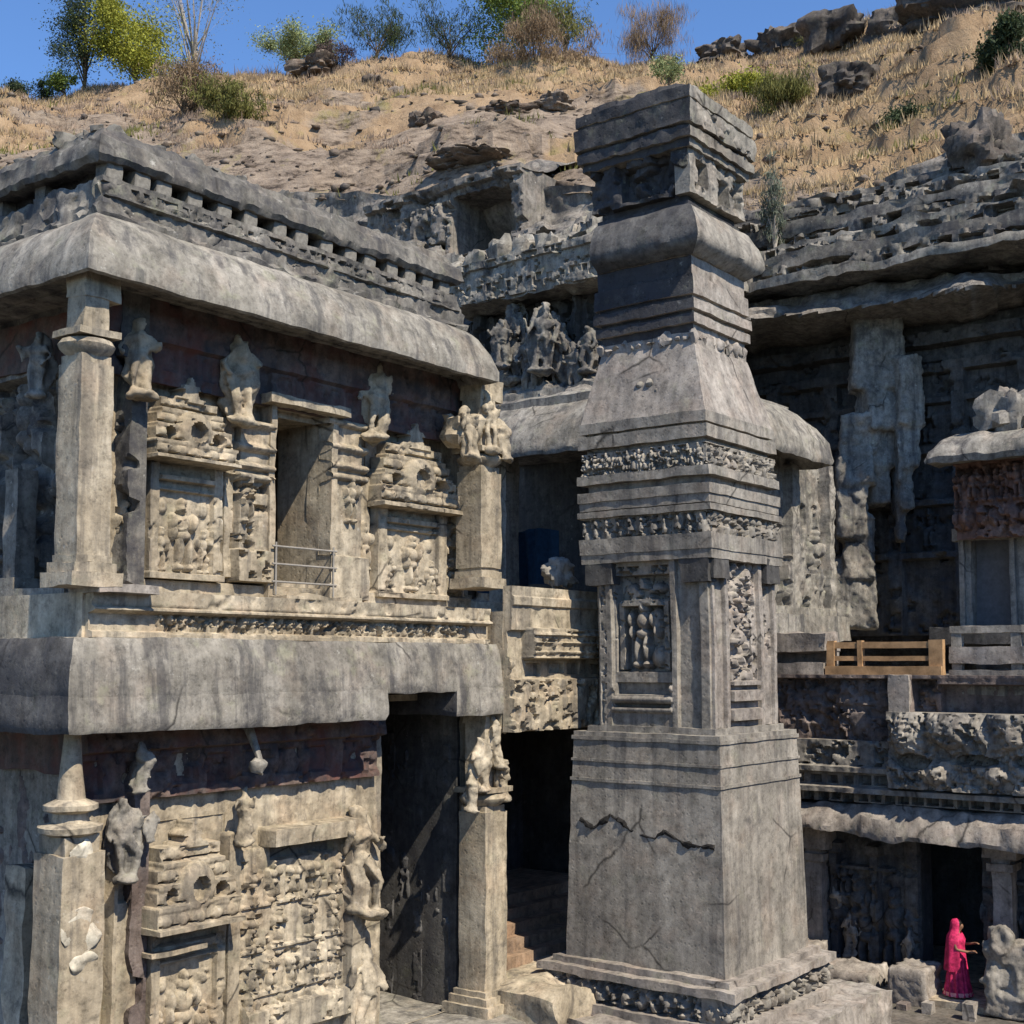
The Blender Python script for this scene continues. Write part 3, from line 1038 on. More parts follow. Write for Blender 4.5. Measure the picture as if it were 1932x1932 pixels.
Rf = Relief(1, VL - .16, 11.2, rec[0] - .2, 5.95, 7.25, .04)
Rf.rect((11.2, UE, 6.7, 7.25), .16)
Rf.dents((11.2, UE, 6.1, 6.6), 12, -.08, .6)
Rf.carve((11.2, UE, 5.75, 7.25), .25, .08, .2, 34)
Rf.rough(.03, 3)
Rf.mb(-.1).build('red_paint_shade_frieze', TANR, pav, sharp=50)  # reddish panel, dark so the lower eave's shade sits in the colour
VW_ = VW
VW = VL
aedicule(256, 412, 1590, 1745, 2010, 9, .32)
VW = VW_
q = on(330, 1790, 1, VL - .3)
MB().box(q[0] - .55, q[0] + .5, q[1] - .15, q[1] + .1, q[2] - .05, q[2] + .02, .1, .02).build('niche_shelf', TAN, pav)
for k, (x, yb, v, hpx, face) in enumerate(((272, 1490, 16.1, 85, -1.8), (240, 1660, 16.2, 150, -1.9), (285, 1590, 16.1, 60, -1.7), (462, 1585, 16.2, 95, -1.8), (688, 1960, 16.25, 170, -1.7), (690, 1720, 16.25, 200, -1.7))):
    p = on(x, yb, 1, v)
    fuse(worn(statue_mb(p, hpx / F * ((p - CAM) @ FWD), face, 50 + k, lean=-.06)).build('carved_figure', TANG if k in (0, 1, 2) else TAN, pav))
p = on(487, 1445, 1, 15.95)
MB().ell(p, (.12, .12, .14), 16, 10, None, .05, 6).tube([p + np.array([0, 0, .1]), p + np.array([0, .25, .6]), p + np.array([0, .6, .9])], [.05, .08, .12], 8, .03).build('stone_knob', TANG, pav)
# corner column, pot bellied, with patches of white stucco
e = on(112, 1800, 1, 15.8)[0]
w = on(193, 1800, 1, 15.8)[0] - e
c, cv, h = e + w / 2, 15.8 + w / 2, w / 2
o = MB().box(e, e + w, 15.8, 15.8 + w, ZB, 5.35, .12, .02).build('column', TAN, pav)
k = MB()
k.box(c - h * .82, c + h * .82, cv - h * .82, cv + h * .82, 5.35, 5.6, .1, .02)
k.lathe(c, cv, [(h * .8, 5.58), (h * 1.25, 5.64), (h * 1.3, 5.72), (h * .75, 5.78), (h * .7, 5.9), (h * 1.1, 5.95), (h * 1.1, 6.02), (h * .6, 6.1), (h * .45, 6.5), (h * .3, 7.2)], 18, .015)
k.build('capital', TAN, o)
for (x, y, r) in ((148, 1610, .16), (140, 1760, .24), (146, 1822, .15)):
    p = on(x + 8, y, 1, 15.78)
    MB().ell(p, (r * 1.25, .04, r * 1.2), 30, 20, None, .075, 3).build('stucco_patch', WHITE, o)['label'] = 'patch of pale whitish stucco'
# far lower column with bracket figures
o, c, cv, h = column(917, 956, 15.8, ZB, 7.1, 5.1, basew=1.7)
for k, (du, z, hh, f) in enumerate(((-.55, 5.6, .95, -1.9), (.0, 6.0, .95, -1.6), (-.85, 5.2, .7, -2.2), (.2, 5.35, .8, -1.5))):
    fuse(worn(statue_mb((c + du, cv - h - .08, z), hh, f, 90 + k, lean=-.1)).build('bracket_figure', TAN, pav))
# shaded lower side
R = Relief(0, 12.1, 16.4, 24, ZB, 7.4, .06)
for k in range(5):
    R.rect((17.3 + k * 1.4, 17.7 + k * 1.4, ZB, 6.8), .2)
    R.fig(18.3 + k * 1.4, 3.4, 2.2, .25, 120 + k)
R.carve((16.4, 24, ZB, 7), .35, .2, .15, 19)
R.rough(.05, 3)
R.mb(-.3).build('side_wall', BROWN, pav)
MB().box(11.75, 12.08, 17, 24, 6.3, 7.2, .3, .03).build('red_paint_shade_frieze', TANR, pav)
p = on(18, 1900, 0, 11.3)
MB().box(p[0], p[0] + .4, p[1] - .3, p[1] + .2, ZB, 4.9, .12, .03).build('side_pillar', TAN, pav)
# base platform
MB().box(10.2, UE + .6, 15.0, 24, 0.1, ZB, .5, .04).build('base_platform', TANG, pav)

# thin iron guard rails across the upper doorway
gr = thing('door_railing', 'thin pale metal guard rail of three bars across the upper doorway', 'railing', (door[0], VW - .34, ZF))
for z in (.22, .52, .82):
    MB().tube([(door[0] - .1, VW - .36, ZF + .08 + z), (door[1] + .1, VW - .36, ZF + .08 + z)], .018, 8).build('rail', IRON, gr)
for u in (door[0] - .02, door[1] + .02):
    MB().tube([(u, VW - .36, ZF + .08), (u, VW - .36, ZF + .97)], .018, 8).build('post', IRON, gr)

# ------------------------------------------------------------------ bridge between pavilion and porch
VB = 15.55
ub0, ub1 = UE - .2, 27.4
br = thing('stone_bridge', 'rock-cut stone bridge with carved parapet joining the pavilion to the porch', 'bridge', (23.5, 16.0, 6.6))
R = Relief(1, VB, ub0, ub1, 6.65, 9.5, .03)
zy = lambda y: on(1000, y, 1, VB)[2]
R.rect((ub0, ub1, zy(1190), 9.5), .12)
R.rect((ub0, ub1, zy(1145), zy(1128)), .17)
R.rect((ub0 + .5, ub1, zy(1242), zy(1186)), .3)
for y in (1196, 1212, 1230):
    R.roll((ub0 + .5, ub1, zy(y + 7), zy(y - 5)), .36)
R.rect((ub0, ub1, 6.65, zy(1280)), .2)
R.dents((on(985, 1260, 1, VB)[0], ub1, zy(1275), zy(1247)), 9, -.35, .6, .25)
R.carve((ub0, ub1, 6.65, zy(1280)), .16, .12, .12, 21)
R.carve((ub0 + .5, ub1, zy(1240), zy(1190)), .2, .08, .15, 22)
R.fig(on(955, 1300, 1, VB)[0], zy(1300), .7, .1, 3)
R.rough(.025, 3.5)
R.mb(-.1).build('parapet', TAN, br, sharp=50)
MB().box(ub0, ub1, VB + .105, 21, 6.7, 9.0, .5, .03).build('deck', TAN, br)
MB().box(ub0, ub1, VB + 4.6, VB + 5, 9.0, 9.5, .4, .03).build('far_parapet', TAN, br)
MB().box(ub0 - .1, 29, VB + 4.2, VB + 5.2, .2, 6.75, .5, .02).build('rear_wall', DARK, br)
MB().box(26.2, 27.3, VB + .1, VB + 4.3, .2, 6.75, .5, .03).build('abutment', DARK, br)
# rubble carved fragment lying on the bridge end
p = on(1062, 1100, 1, 15.9)
lump_mb(p + np.array([0, .1, .2]), (.32, .26, .3), 8, .35, None, 30, 20).build('carved_fragment', GREY)
tag(bpy.data.objects['carved_fragment'], 'broken pale carved stone lying on the bridge beside the tall pillar', 'carved stone')
# brown steps in the passage beneath
stp = thing('passage_steps', 'short flight of brown stone steps in the dark passage beneath the bridge', 'steps', (23.0, 17.4, 1.8))
for k in range(5):
    MB().box(ub0 + .3, 26.1, 16.35 + k * .32, 17.0 + k * .32 + (3 if k == 4 else 0), 1.2, 2.05 + k * .22, .25, .015).build('step', STEP, stp)
MB().box(UE - .3, 28, 14.4, 16.8, .1, 1.8, .12, .10, 1.6).build('landing', TAN, stp)

# ------------------------------------------------------------------ the tall free-standing pillar
PUC, PVC = 23.46, 13.49
pil = thing('victory_pillar', 'tall square stone pillar with carved niches, stepped mouldings and a blackened top', 'pillar', (PUC, PVC, .15))


def lean(P):
    k = .03 * np.maximum(0, P[..., 2] - 8.5)
    P[..., 0] -= .6088 * k
    P[..., 1] += .7934 * k
    return P


def zpy(y):
    return on(1338, y, 0, 22.16)[2]


def sq(mm, h, za, zb, res=.12, amp=.018, top=None, freq=2.2):
    return mm.box(PUC - h, PUC + h, PVC - h, PVC + h, za, zb, res, amp, freq, lean, top)


MB().box(PUC - 2.9, PUC + 3.2, PVC - 2.9, PVC + 1.6, .1, 1.25, .12, .09, 1.8).build('plinth', WARMG, pil)
m = MB()
sq(m, 2.25, 1.25, 1.45, .12, .03)
sq(m, 2.2, 1.92, 2.08, .12, .03)
sq(m, 1.98, 2.07, 2.2, .12, .02)
m.build('base_moulding', WARMG, pil)
for ax, c0 in ((0, PUC), (1, PVC)):
    o_ = PVC if ax == 0 else PUC
    R = Relief(ax, c0 - 2.06, o_ - 2.1, o_ + 2.1, 1.43, 1.94, .022)
    for k in range(14):
        s = o_ - 1.95 + k * .3
        R.ell(s, 1.62, .13, .17, .12)
        R.ell(s + .1, 1.78, .06, .08, .15)
    R.carve((R.s0, R.s1, 1.45, 1.92), .13, .18, .0, 5)
    R.rough(.02, 5)
    R.mb(-.6).build('elephant_frieze', GREY, pil, sharp=50)
zs = 6.62
m = MB()
sq(m, 1.78, 2.18, 4.4, .16, .012, (1.73 / 1.78,) * 2)
sq(m, 1.727, 4.395, zs, .16, .012, (1.655 / 1.727,) * 2)
m.build('shaft', GREY, pil)
m = MB()
for (y, hh, w) in ((1395, .07, 1.69), (1440, .05, 1.70), (1478, .06, 1.715)):
    z = zpy(y)
    sq(m, w, z - hh, z, .12, .01)
m.build('shaft_band', GREY, pil)
# open crack wandering across the left face of the shaft
cr = MB()
pts = []
for (x, y) in ((1095, 1540), (1120, 1562), (1150, 1535), (1172, 1548), (1185, 1568), (1205, 1580), (1235, 1582), (1252, 1566), (1275, 1580), (1310, 1598), (1348, 1606)):
    pts.append(on(x, y, 0, PUC - 1.735))
pts = np.array(pts)
fi = np.linspace(0, len(pts) - 1, 70)
pts = np.stack([np.interp(fi, np.arange(len(pts)), pts[:, k]) for k in range(3)], -1)
rr = .02 + .09 * np.abs(vnoise(pts * 2.0, 3)) + .03 * (vnoise(pts * 5, 9) > .2)
pts[:, 2] += .06 * vnoise(pts * 3.1, 5)
pts[:, 0] += .03
cr.tube(pts, rr, 7, .02, 7)
cr.build('crack', CRACKM, pil)
m = MB()
sq(m, 1.46, zs - .02, zs + .12, .12, .015)
sq(m, 1.02, zs + .1, 10.1, .16, .01)
m.build('niche_block', GREY, pil)
# niche storey: left face with framed figure, right face with a scroll panel
zt = 10.02
hb = 1.33
R = Relief(0, PUC - hb - .005, PVC - hb, PVC + hb, zs + .12, zt, .018)
f0, f1 = PVC - hb, PVC + hb
sx = lambda x: on(x, 1200, 0, PUC - hb)[1]
R.rect((f0, f0 + .08, R.z0, R.z1), .07)
R.rect((sx(1345), sx(1325), R.z0, R.z1), .07)
R.rect((sx(1284), sx(1272), R.z0, R.z1), .11)
R.rect((sx(1160), sx(1138), R.z0, R.z1), .11)
R.rect((sx(1128), f1, R.z0, R.z1), .05)
R.rect((sx(1272), sx(1160), R.z0, zpy(1295)), .08)
for y in (1300, 1322, 1342):
    R.roll((sx(1272), sx(1160), zpy(y + 8), zpy(y - 8)), .15)
R.rect((sx(1266), sx(1164), zpy(1268), zpy(1080)), -.27, 'set')
R.rect((sx(1262), sx(1252), zpy(1265), zpy(1130)), -.05, 'set')
R.rect((sx(1178), sx(1168), zpy(1265), zpy(1130)), -.05, 'set')
R.fig(sx(1208), zpy(1262), 1.4, .27, 4, -.24)
R.ell(sx(1235), zpy(1170), .16, .3, .18, -.24)
R.ell(sx(1238), zpy(1240), .2, .22, .2, -.24)
R.ell(sx(1190), zpy(1110), .16, .16, .2, -.24)
R.ell(sx(1236), zpy(1105), .2, .12, .2, -.24)
R.cone(sx(1214), zpy(1140), zpy(1085), .8, .02)
R.rect((sx(1262), sx(1168), zpy(1136), zpy(1128)), -.1, 'max')
R.carve((sx(1270), sx(1160), zpy(1125), zpy(1062)), .13, .16, .1, 8)
R.carve((sx(1270), sx(1160), zpy(1262), zpy(1130)), .15, .08, .5, 9)
R.rect((sx(1268), sx(1164), zpy(1312), zpy(1290)), -.1, 'set')
R.rect((sx(1268), sx(1164), zpy(1338), zpy(1330)), -.1, 'set')
R.rect((sx(1136), sx(1122), R.z0, zpy(1070)), -.12, 'set')
R.carve((sx(1150), sx(1140), R.z0, R.z1), .12, .06, .1, 9)
R.rough(.008, 5)
R.mb(-.3, lean).build('niche_panel', GREY, pil, sharp=50)['label'] = 'framed niche with a standing figure in relief'
R = Relief(1, PVC - hb - .005, PUC - hb, PUC + hb, zs + .12, zt, .018)
f0, f1 = PUC - hb, PUC + hb
R.rect((f0, f0 + .1, R.z0, R.z1), .06)
R.rect((f0 + .45, f0 + .6, R.z0, R.z1), .08)
R.rect((f1 - .75, f1 - .6, R.z0, R.z1), .08)
R.rect((f1 - .14, f1, R.z0, R.z1), .07)
a, b = f0 + .64, f1 - .79
for k in range(9):
    z = R.z0 + 1.0 + k * .25
    R.ell((a + b) / 2 + .16 * (-1) ** k, z, .22, .16, .12)
    R.ell((a + b) / 2 - .25 * (-1) ** k, z + .1, .1, .1, .1)
R.carve((a, b, R.z0 + .8, R.z1), .17, .14, .05, 15)
for (za, zb) in ((.12, .35), (.5, .72), (.8, .9)):
    R.rect((a, b, R.z0 + za, R.z0 + zb), .13)
R.carve((f1 - .6, f1 - .16, R.z0 + 1.2, R.z1), .2, .08, .12, 16)
R.rough(.01, 5)
R.mb(-.3, lean).build('scroll_panel', WARMG, pil, sharp=50)
# brackets under the upper mouldings
m = MB()
for s in (-1, 1):
    m.box(PUC - 1.5, PUC - 1.2, PVC + s * 1.1 - .32, PVC + s * 1.1 + .32, 9.55, 10.12, .1, .03, 2.2, lean, None)
    m.box(PUC + s * 1.1 - .3, PUC + s * 1.1 + .3, PVC - 1.5, PVC - 1.2, 9.62, 10.12, .1, .03, 2.2, lean, None)
m.build('bracket', DARK, pil)  # dark stone stands in for the shadow below the mouldings
# stepped mouldings and friezes
m = MB()
bands = [(1054, 1036, 1.51), (1036, 1006, 1.53), (964, 952, 1.54), (949, 932, 1.50), (932, 913, 1.53), (897, 880, 1.53), (826, 802, 1.50), (796, 776, 1.47)]
for (yb, yt, h) in bands:
    sq(m, h, zpy(yb), zpy(yt) + .004, .12, .014)
sq(m, 1.36, zpy(1050), zpy(780), .2, .006)
m.build('moulding', GREY, pil)
for (yb, yt, h, seed) in ((1006, 965, 1.45, 1), (880, 836, 1.45, 2)):
    za, zb = zpy(yb) - .01, zpy(yt) + .01
    for ax, c0, o_ in ((0, PUC, PVC), (1, PVC, PUC)):
        R = Relief(ax, c0 - h, o_ - h, o_ + h, za, zb, .016)
        for k in range(11):
            s = o_ - h + .14 + k * .27
            if seed == 1:
                R.ell(s, za + .12, .1, .2, .08)
                R.ell(s, (za + zb) / 2 + .1, .06, .09, .1)
            else:
                R.fig(s, za, (zb - za) * .95, .07, k, 0)
                R.ell(s + .13, za + .12, .07, .13, .08)
        R.carve((R.s0, R.s1, za + .03, zb - .02), .09, .12, .05, seed)
        R.rough(.008, 6)
        R.mb(-.06, lean).build('frieze', GREY, pil, sharp=50)
# flaring slab with a carved crest, tooth row over it
m = MB()
z0, z1 = zpy(776), zpy(638)
m.box(PUC - 1.46, PUC + 1.46, PVC - 1.46, PVC + 1.46, z0 - .02, z1, .12, .025, 2.2, lean, (.76, .76))
m.build('sloping_shoulder', WARMG, pil)
cm = MB()
for (x, y, r) in ((1196, 742, .1), (1206, 726, .09), (1222, 722, .1), (1236, 736, .08), (1240, 750, .07), (1256, 744, .07), (1214, 748, .06)):
    p = on(x, y, 0, PUC - 1.42)
    cm.ell(p + np.array([.08, 0, 0]), (.1, r, r), 9, 7, None, .02, 6)
cm.build('carved_crest', GREY, pil)
m = MB()
sq(m, 1.10, zpy(641), zpy(618), .1, .03)
for ax in (0, 1):
    for k in range(12):
        s = -1.08 + k * .196 + rnd.uniform(-.03, .03)
        c_ = (PUC - 1.06, PVC + s) if ax == 0 else (PUC + s, PVC - 1.06)
        q_ = rnd.uniform(.7, 1.15)
        V = lean(MB().ell((c_[0], c_[1], zpy(624)), (.11 * q_, .11 * q_, .12 * q_), 8, 6, None, .07, 5).V[0])
        m.grid(V.reshape(8, 6, 3), cu=True)
m.build('bead_course', WARMG, pil)
m = MB()
for (yb, yt, h) in ((620, 600, 1.08), (601, 586, 1.17), (587, 574, 1.08), (575, 558, 1.2), (560, 544, 1.10), (546, 512, 1.18), (513, 505, 1.12)):
    sq(m, h, zpy(yb), zpy(yt) + .03, .12, .02)
sq(m, 1.12, zpy(506), zpy(420), .15, .012)
m.build('stepped_neck', WARMG, pil)
darken_side(bpy.data.objects['stepped_neck'], BLACK)  # black side faces: staining plus the cushion's shade as colour
# cushion roll
zc0, zc1 = zpy(486), zpy(368)
H = zc1 - zc0
prof = [(-.5, zc0 + .2), (.1, zc0 + .12 * H), (.33, zc0 + .24 * H), (.40, zc0 + .32 * H), (.40, zc0 + .42 * H), (.32, zc0 + .66 * H), (.16, zc0 + .9 * H), (-.02, zc1), (-.5, zc1)]
m = MB()
m2 = MB().sweep(PUC - 1.06, PUC + 1.06, PVC - 1.06, PVC + 1.06, prof, .08, .02, 2.0)
for V, q in zip(m2.V, [0] * len(m2.V)):
    pass
m2.V = [lean(v) for v in m2.V]
darken_side(m2.build('cushion', GREY, pil), SHADEG, -.35, True)  # side shade of the roll put into the colour, with some staining
m = MB()
sq(m, 1.08, zc0 + .2, zc1 + .02, .15, .015)
sq(m, 1.0, zc1 - .03, zpy(340), .12, .02)
# recessed block with square openings, broken slab on top
sq(m, .86, zpy(360), zpy(270), .1, .02, None, 3)
m.build('recessed_block', BLACK, pil)
z0, z1 = zpy(352), zpy(262)
R = Relief(1, PVC - 1.19, PUC - 1.15, PUC + 1.15, z0, z1, .02)
for (a, b, c, d) in ((.28, .72, .22, .78), (1.15, 1.62, .1, .62), (1.85, 2.2, .2, .8)):
    R.rect((PUC - 1.15 + a, PUC - 1.15 + b, z0 + c * (z1 - z0), z0 + d * (z1 - z0)), -.3, 'set')
R.carve((R.s0, R.s1, z0, z1), .3, .12, .2, 4)
R.rough(.03, 4)
R.mb(-.35, lean).build('opening_panel', GREY, pil, sharp=50)
R = Relief(0, PUC - 1.19, PVC - 1.15, PVC + 1.15, z0, z1, .025)
R.rect((PVC - .6, PVC + .4, z0 + .1, z1 - .2), -.25, 'set')
R.ell(PVC - .1, z0 + .5, .35, .4, .22, -.25)
R.carve((R.s0, R.s1, z0, z1), .35, .2, .15, 6)
R.rough(.05, 4)
R.mb(-.2, lean).build('dark_panel', BLACK, pil, sharp=50)
m = MB()
for (yb, yt, h) in ((268, 252, 1.27), (254, 236, 1.36), (237, 226, 1.29), (227, 190, 1.40), (191, 178, 1.32), (179, 160, 1.36)):
    sq(m, h, zpy(yb), zpy(yt) + .03, .08, .028, None, 4.5)
sq(m, 1.22, zpy(162), zpy(138), .08, .06, (.9, .9), 3)
sq(m, .9, zpy(140), zpy(118), .08, .07, (.75, .75), 3)
darken_side(m.build('top_slab', TANG, pil), BLACK, -.3)
z0, z1 = zpy(226), zpy(192)
R = Relief(1, PVC - 1.41, PUC - 1.38, PUC + 1.38, z0, z1, .03)
R.carve((R.s0, R.s1, z0, z1), .3, .12, .1, 14)
R.rough(.05, 4)
R.mb(-.1, lean).build('slab_face', GREY, pil, sharp=50)

# ------------------------------------------------------------------ porch of the main temple, behind the pillar
por = thing('temple_porch', 'temple porch with a curved stone eave and a dark opening behind the pillar', 'porch', (28, 15.5, 9.2))
PE = 34.0
m = MB()
m.sweep(28.3, PE - .6, 15.7, 24, [(-.9, 14.0), (.6, 13.72), (.8, 13.5), (.84, 13.62), (.74, 14.1), (.5, 14.55), (.1, 14.95), (-.9, 15.5)], .14, .04, 1.6, 17)
m.build('eave', TANG, por)
MB().box(28.3, PE - .5, 15.9, 24, 14.0, 15.2, .5, .05).build('roof', TANG, por)
R = Relief(1, 16.1, 29.0, 36.4, 9.3, 14.2, .035)
for (x0, y0, x1, y1, d) in ((1470, 1050, 1500, 1160, .3), (1620, 1080, 1660, 1160, .25), (1500, 1090, 1640, 1160, .15)):
    R.rect(R.px(x0, y0, x1, y1), d)
for k, (x, yb, hp) in enumerate(((1535, 1120, 120), (1590, 1130, 140), (1625, 1120, 110), (1565, 1110, 70))):
    p = on(x, yb, 1, 16.1)
    R.fig(p[0], p[2], hp / F * 37, .25, 130 + k, 0)
R.carve((29, 36.4, 9.4, 13.5), .4, .2, .4, 5)
R.rect((29, 36.4, 9.3, 9.55), .3)
for (x0, x1) in ((1478, 1492), (1548, 1560), (1632, 1650)):
    R.rect(R.px(x0, 880, x1, 1150), .3)
R.rough(.04, 3)
R.mb(-.5).build('carved_wall', TANG, por, sharp=50)
MB().box(28.3, 36.2, 15.3, 24, 8.6, 9.3, .3, .05).build('floor_slab', TANG, por)
MB().box(28.4, 29.0, 15.6, 16.2, 9.3, 14, .2, .02).build('porch_pillar', TAN, por)
MB().box(28.4, 29.0, 22.0, 22.6, 9.3, 14, .2, .02).build('porch_pillar', TANG, por)
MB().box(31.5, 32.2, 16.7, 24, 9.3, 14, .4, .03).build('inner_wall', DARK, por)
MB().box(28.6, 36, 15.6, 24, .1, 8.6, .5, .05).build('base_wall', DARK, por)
# blue cloth hanging in the shade of the opening
q = on(990, 1050, 0, 29.6)
t_ = np.linspace(0, 1, 30)
A, B = np.meshgrid(t_, t_, indexing='ij')
cz0, cz1 = on(1000, 1110, 0, 29.3)[2], on(1000, 1005, 0, 29.3)[2]
cva, cvb = on(1052, 1050, 0, 29.3)[1], on(900, 1050, 0, 29.3)[1]
P = np.stack([29.3 + .12 * np.sin(A * 19) * (1.2 - B) + .06 * np.sin(A * 43 + 2), cva + A * (cvb - cva), cz0 + (cz1 - cz0) * (B + .07 * np.sin(A * 6))], -1)
mm = MB().grid(P).grid(P + np.array([.02, 0, 0]), flip=True)
o = mm.build('cloth_screen', plain('blue_cloth', (.012, .035, .065), .9, .3, 8))
tag(o, 'dark blue cloth screen hanging in the shade inside the porch opening', 'cloth')

# ------------------------------------------------------------------ upper storey of the temple, between pavilion and pillar
tow = thing('temple_upper_storey', 'weathered upper storey of the temple with ledge and carved figures above the porch', 'temple tower', (36, 22, 15))
UT = 36.0
p0, p1 = on(1330, 600, 0, UT), on(885, 600, 0, UT)
v0, v1 = p0[1], p1[1]
zl, zh = on(1000, 578, 0, UT)[2], on(1000, 505, 0, UT)[2]
zb_, zt_ = on(1000, 770, 0, UT)[2], on(1000, 430, 0, UT)[2]
R = Relief(0, UT, v0, v1, zb_ - 1.5, zl + .2, .045)
for k in range(7):
    s = v0 + .6 + k * (v1 - v0) / 7
    R.rect((s, s + .4, zb_ - 1, zl), .3)
R.carve((v0, v1, zb_, zl), .4, .3, .1, 31)
R.rough(.06, 3)
R.mb(-1.0).build('back_wall', DARK, tow, sharp=50)
MB().box(UT - 1.3, UT + 3, v0, v1 + .1, zl, zh, .18, .12, 2.0).build('ledge', TANG, tow)
A, B = np.meshgrid(np.linspace(v0 + .1, v1 + .6, 110), np.linspace(0, 1, 60), indexing='ij')
h_ = (zt_ - zh + 1.6) * B
P = np.stack([UT - 1.0 + 5.0 * B ** 1.2, A, zh - .1 + h_ * (1 - .35 * smooth(A, v1 - 3.5, v1))], -1)
g1, g2 = fbm(P * .5, 4, 61), fbm(P * 1.7, 4, 63)
tier = np.round(B * 4 + .4 * g1) / 4 - B
P[..., 2] += 1.6 * tier + .25 * g2
P[..., 0] += .7 * g1 + .35 * g2
for (x, y, rr) in ((1030, 512, .5), (985, 490, .4), (1075, 470, .45), (915, 540, .5)):
    c_ = on(x, y, 0, UT)
    k_ = np.exp(-(((P[..., 1] - c_[1]) / rr) ** 2 + ((P[..., 2] - c_[2]) / rr) ** 2) ** 2)
    P[..., 0] += 1.4 * k_
MB().grid(P, flip=True).build('roof_mass', TANG, tow, sharp=60)
for k in range(6):
    lump_mb((UT - .9, v0 + 5.5 + k * 1.05, zh + .25), (.35, .45, .4 + .1 * (k % 3)), 60 + k, .4).build('roof_stone', TANG, tow)
for k, (x, yb, hp) in enumerate(((965, 720, 150), (1000, 745, 120), (1022, 700, 130), (1055, 735, 120), (1085, 740, 95), (945, 690, 90), (1040, 670, 80), (1108, 700, 90))):
    p = on(x, yb, 0, UT - .9 - .3 * (k % 3))
    fuse(worn(statue_mb(p, hp / F * ((p - CAM) @ FWD), math.pi - .3 + .4 * (k % 3), 150 + k), .08, 2.5).build('carved_figure', PARA, tow))
m = MB()
m.box(UT - 1.8, UT + 2, v0, v1 - .2, zb_ - 2.0, zb_ + .15, .2, .12, 2.0)
m.build('lower_ledge', TANG, tow)

R = Relief(0, UT - 1.42, v0, v1 + .1, zl + .05, zh + .05, .03)
R.dents((v0, v1, zl + .35, zl + .62), 22, -.2, .5, .3)
R.rect((v0, v1, zh - .2, zh + .05), .12)
R.carve((v0, v1, zl, zh), .25, .14, .25, 35)
R.rough(.05, 3)
R.mb(-.3).build('ledge_front', TANG, tow, sharp=50)
# square cave cut in the rock between pavilion roof and pillar
cav = thing('rock_cave', 'square dark cave opening cut in grey rock between pavilion roof and pillar', 'cave', (40, 26, 20))
UC = 40.0
kv = lambda x, y=430: on(x, y, 0, UC)[1]
kz = lambda y, x=880: on(x, y, 0, UC)[2]
R = Relief(0, UC, kv(985), kv(690), kz(640), kz(338), .06)
R.rect((kv(1000), kv(690), kz(352), kz(338)), .25)
R.rect((kv(872), kv(780), kz(640), kz(372)), .3)
R.rect((kv(962), kv(856), kz(505), kz(366)), -3.0, 'set')
R.rect((kv(950), kv(866), kz(505), kz(470)), -1.0, 'set')
R.rect((kv(925), kv(880), kz(572), kz(524)), -1.4, 'set')
R.rect((kv(845), kv(812), kz(500), kz(450)), -.3, 'set')
R.rect((kv(985), kv(690), kz(520), kz(508)), .25)
R.rect((kv(985), kv(690), kz(588), kz(576)), .3)
R.dents((kv(975), kv(700), kz(612), kz(594)), 14, -.35, .5, .3)
R.carve((kv(985), kv(690), kz(640), kz(345)), .6, .35, .35, 91)
R.carve((kv(985), kv(690), kz(640), kz(345)), .25, .12, .3, 92)
R.rough(.13, 1.4)
R.mb(-4.5).build('cave_front', CLIFFM, cav, sharp=50)
A, B = np.meshgrid(np.linspace(kv(985), kv(690), 80), np.linspace(0, 1, 30), indexing='ij')
P = np.stack([UC - .1 + 9 * B, A, kz(338) - .15 + 3.2 * B], -1)
MB().grid(disp(P, .35, .7, 4), flip=True).build('cave_roof', CLIFFM, cav, sharp=50)

# ------------------------------------------------------------------ right: gallery in the cliff, broken pier, small shrine
pier = thing('broken_pier', 'ragged pale remains of a rock pier against the dark gallery wall under the overhang', 'rock pier', (38.3, 15.5, 9.3))
def shard(name, mat, blocks, D, seed):
    r = random.Random(seed)
    mm = MB()
    for (x0, y0, x1, y1) in blocks:
        c_ = atd((x0 + x1) / 2, (y0 + y1) / 2, D)
        hw, hz = (x1 - x0) / 2 / F * D, (y1 - y0) / 2 / F * D
        b_ = MB().box(-hw * 1.15, hw * 1.15, -.55, .55, -hz * 1.35, hz * 1.35, .12, .0, top=(r.uniform(.8, 1.1), r.uniform(.7, 1.0)))
        Rz = rotz(TH - math.pi / 2 + r.uniform(-.4, .4))
        of = np.array([r.uniform(-.1, .1), r.uniform(-.1, .1), 0])
        for V in b_.V:
            P = V @ Rz.T + c_ + of
            mm.V.append(P)
        for Q_ in b_.Q:
            mm.Q.append(Q_ + mm.n)
        mm.n += b_.n
    out = []
    for P in mm.V:
        k_ = np.round(fbm(P * np.array([1.1, 1.1, .6]), 3, seed) * 3) / 3
        P = P + (k_ * .16)[..., None] * np.array([FWD[0], FWD[1], .2]) + disp(P, .07, 2.6) - P
        out.append(P)
    mm.V = out
    return fuse(mm.build(name, mat, pier), .09)


shard('pier_core', TANG, ((1612, 610, 1700, 720), (1622, 700, 1690, 800), (1628, 790, 1682, 870), (1636, 860, 1668, 940)), 43.4, 3)
shard('pier_shard', TANG, ((1685, 690, 1728, 790), (1688, 780, 1722, 870), (1692, 860, 1716, 950), (1697, 940, 1710, 1010)), 43.0, 5)
shard('pier_foot', TANG, ((1585, 800, 1640, 900), (1580, 890, 1630, 1000), (1590, 990, 1640, 1080), (1580, 1070, 1650, 1170)), 43.2, 8)
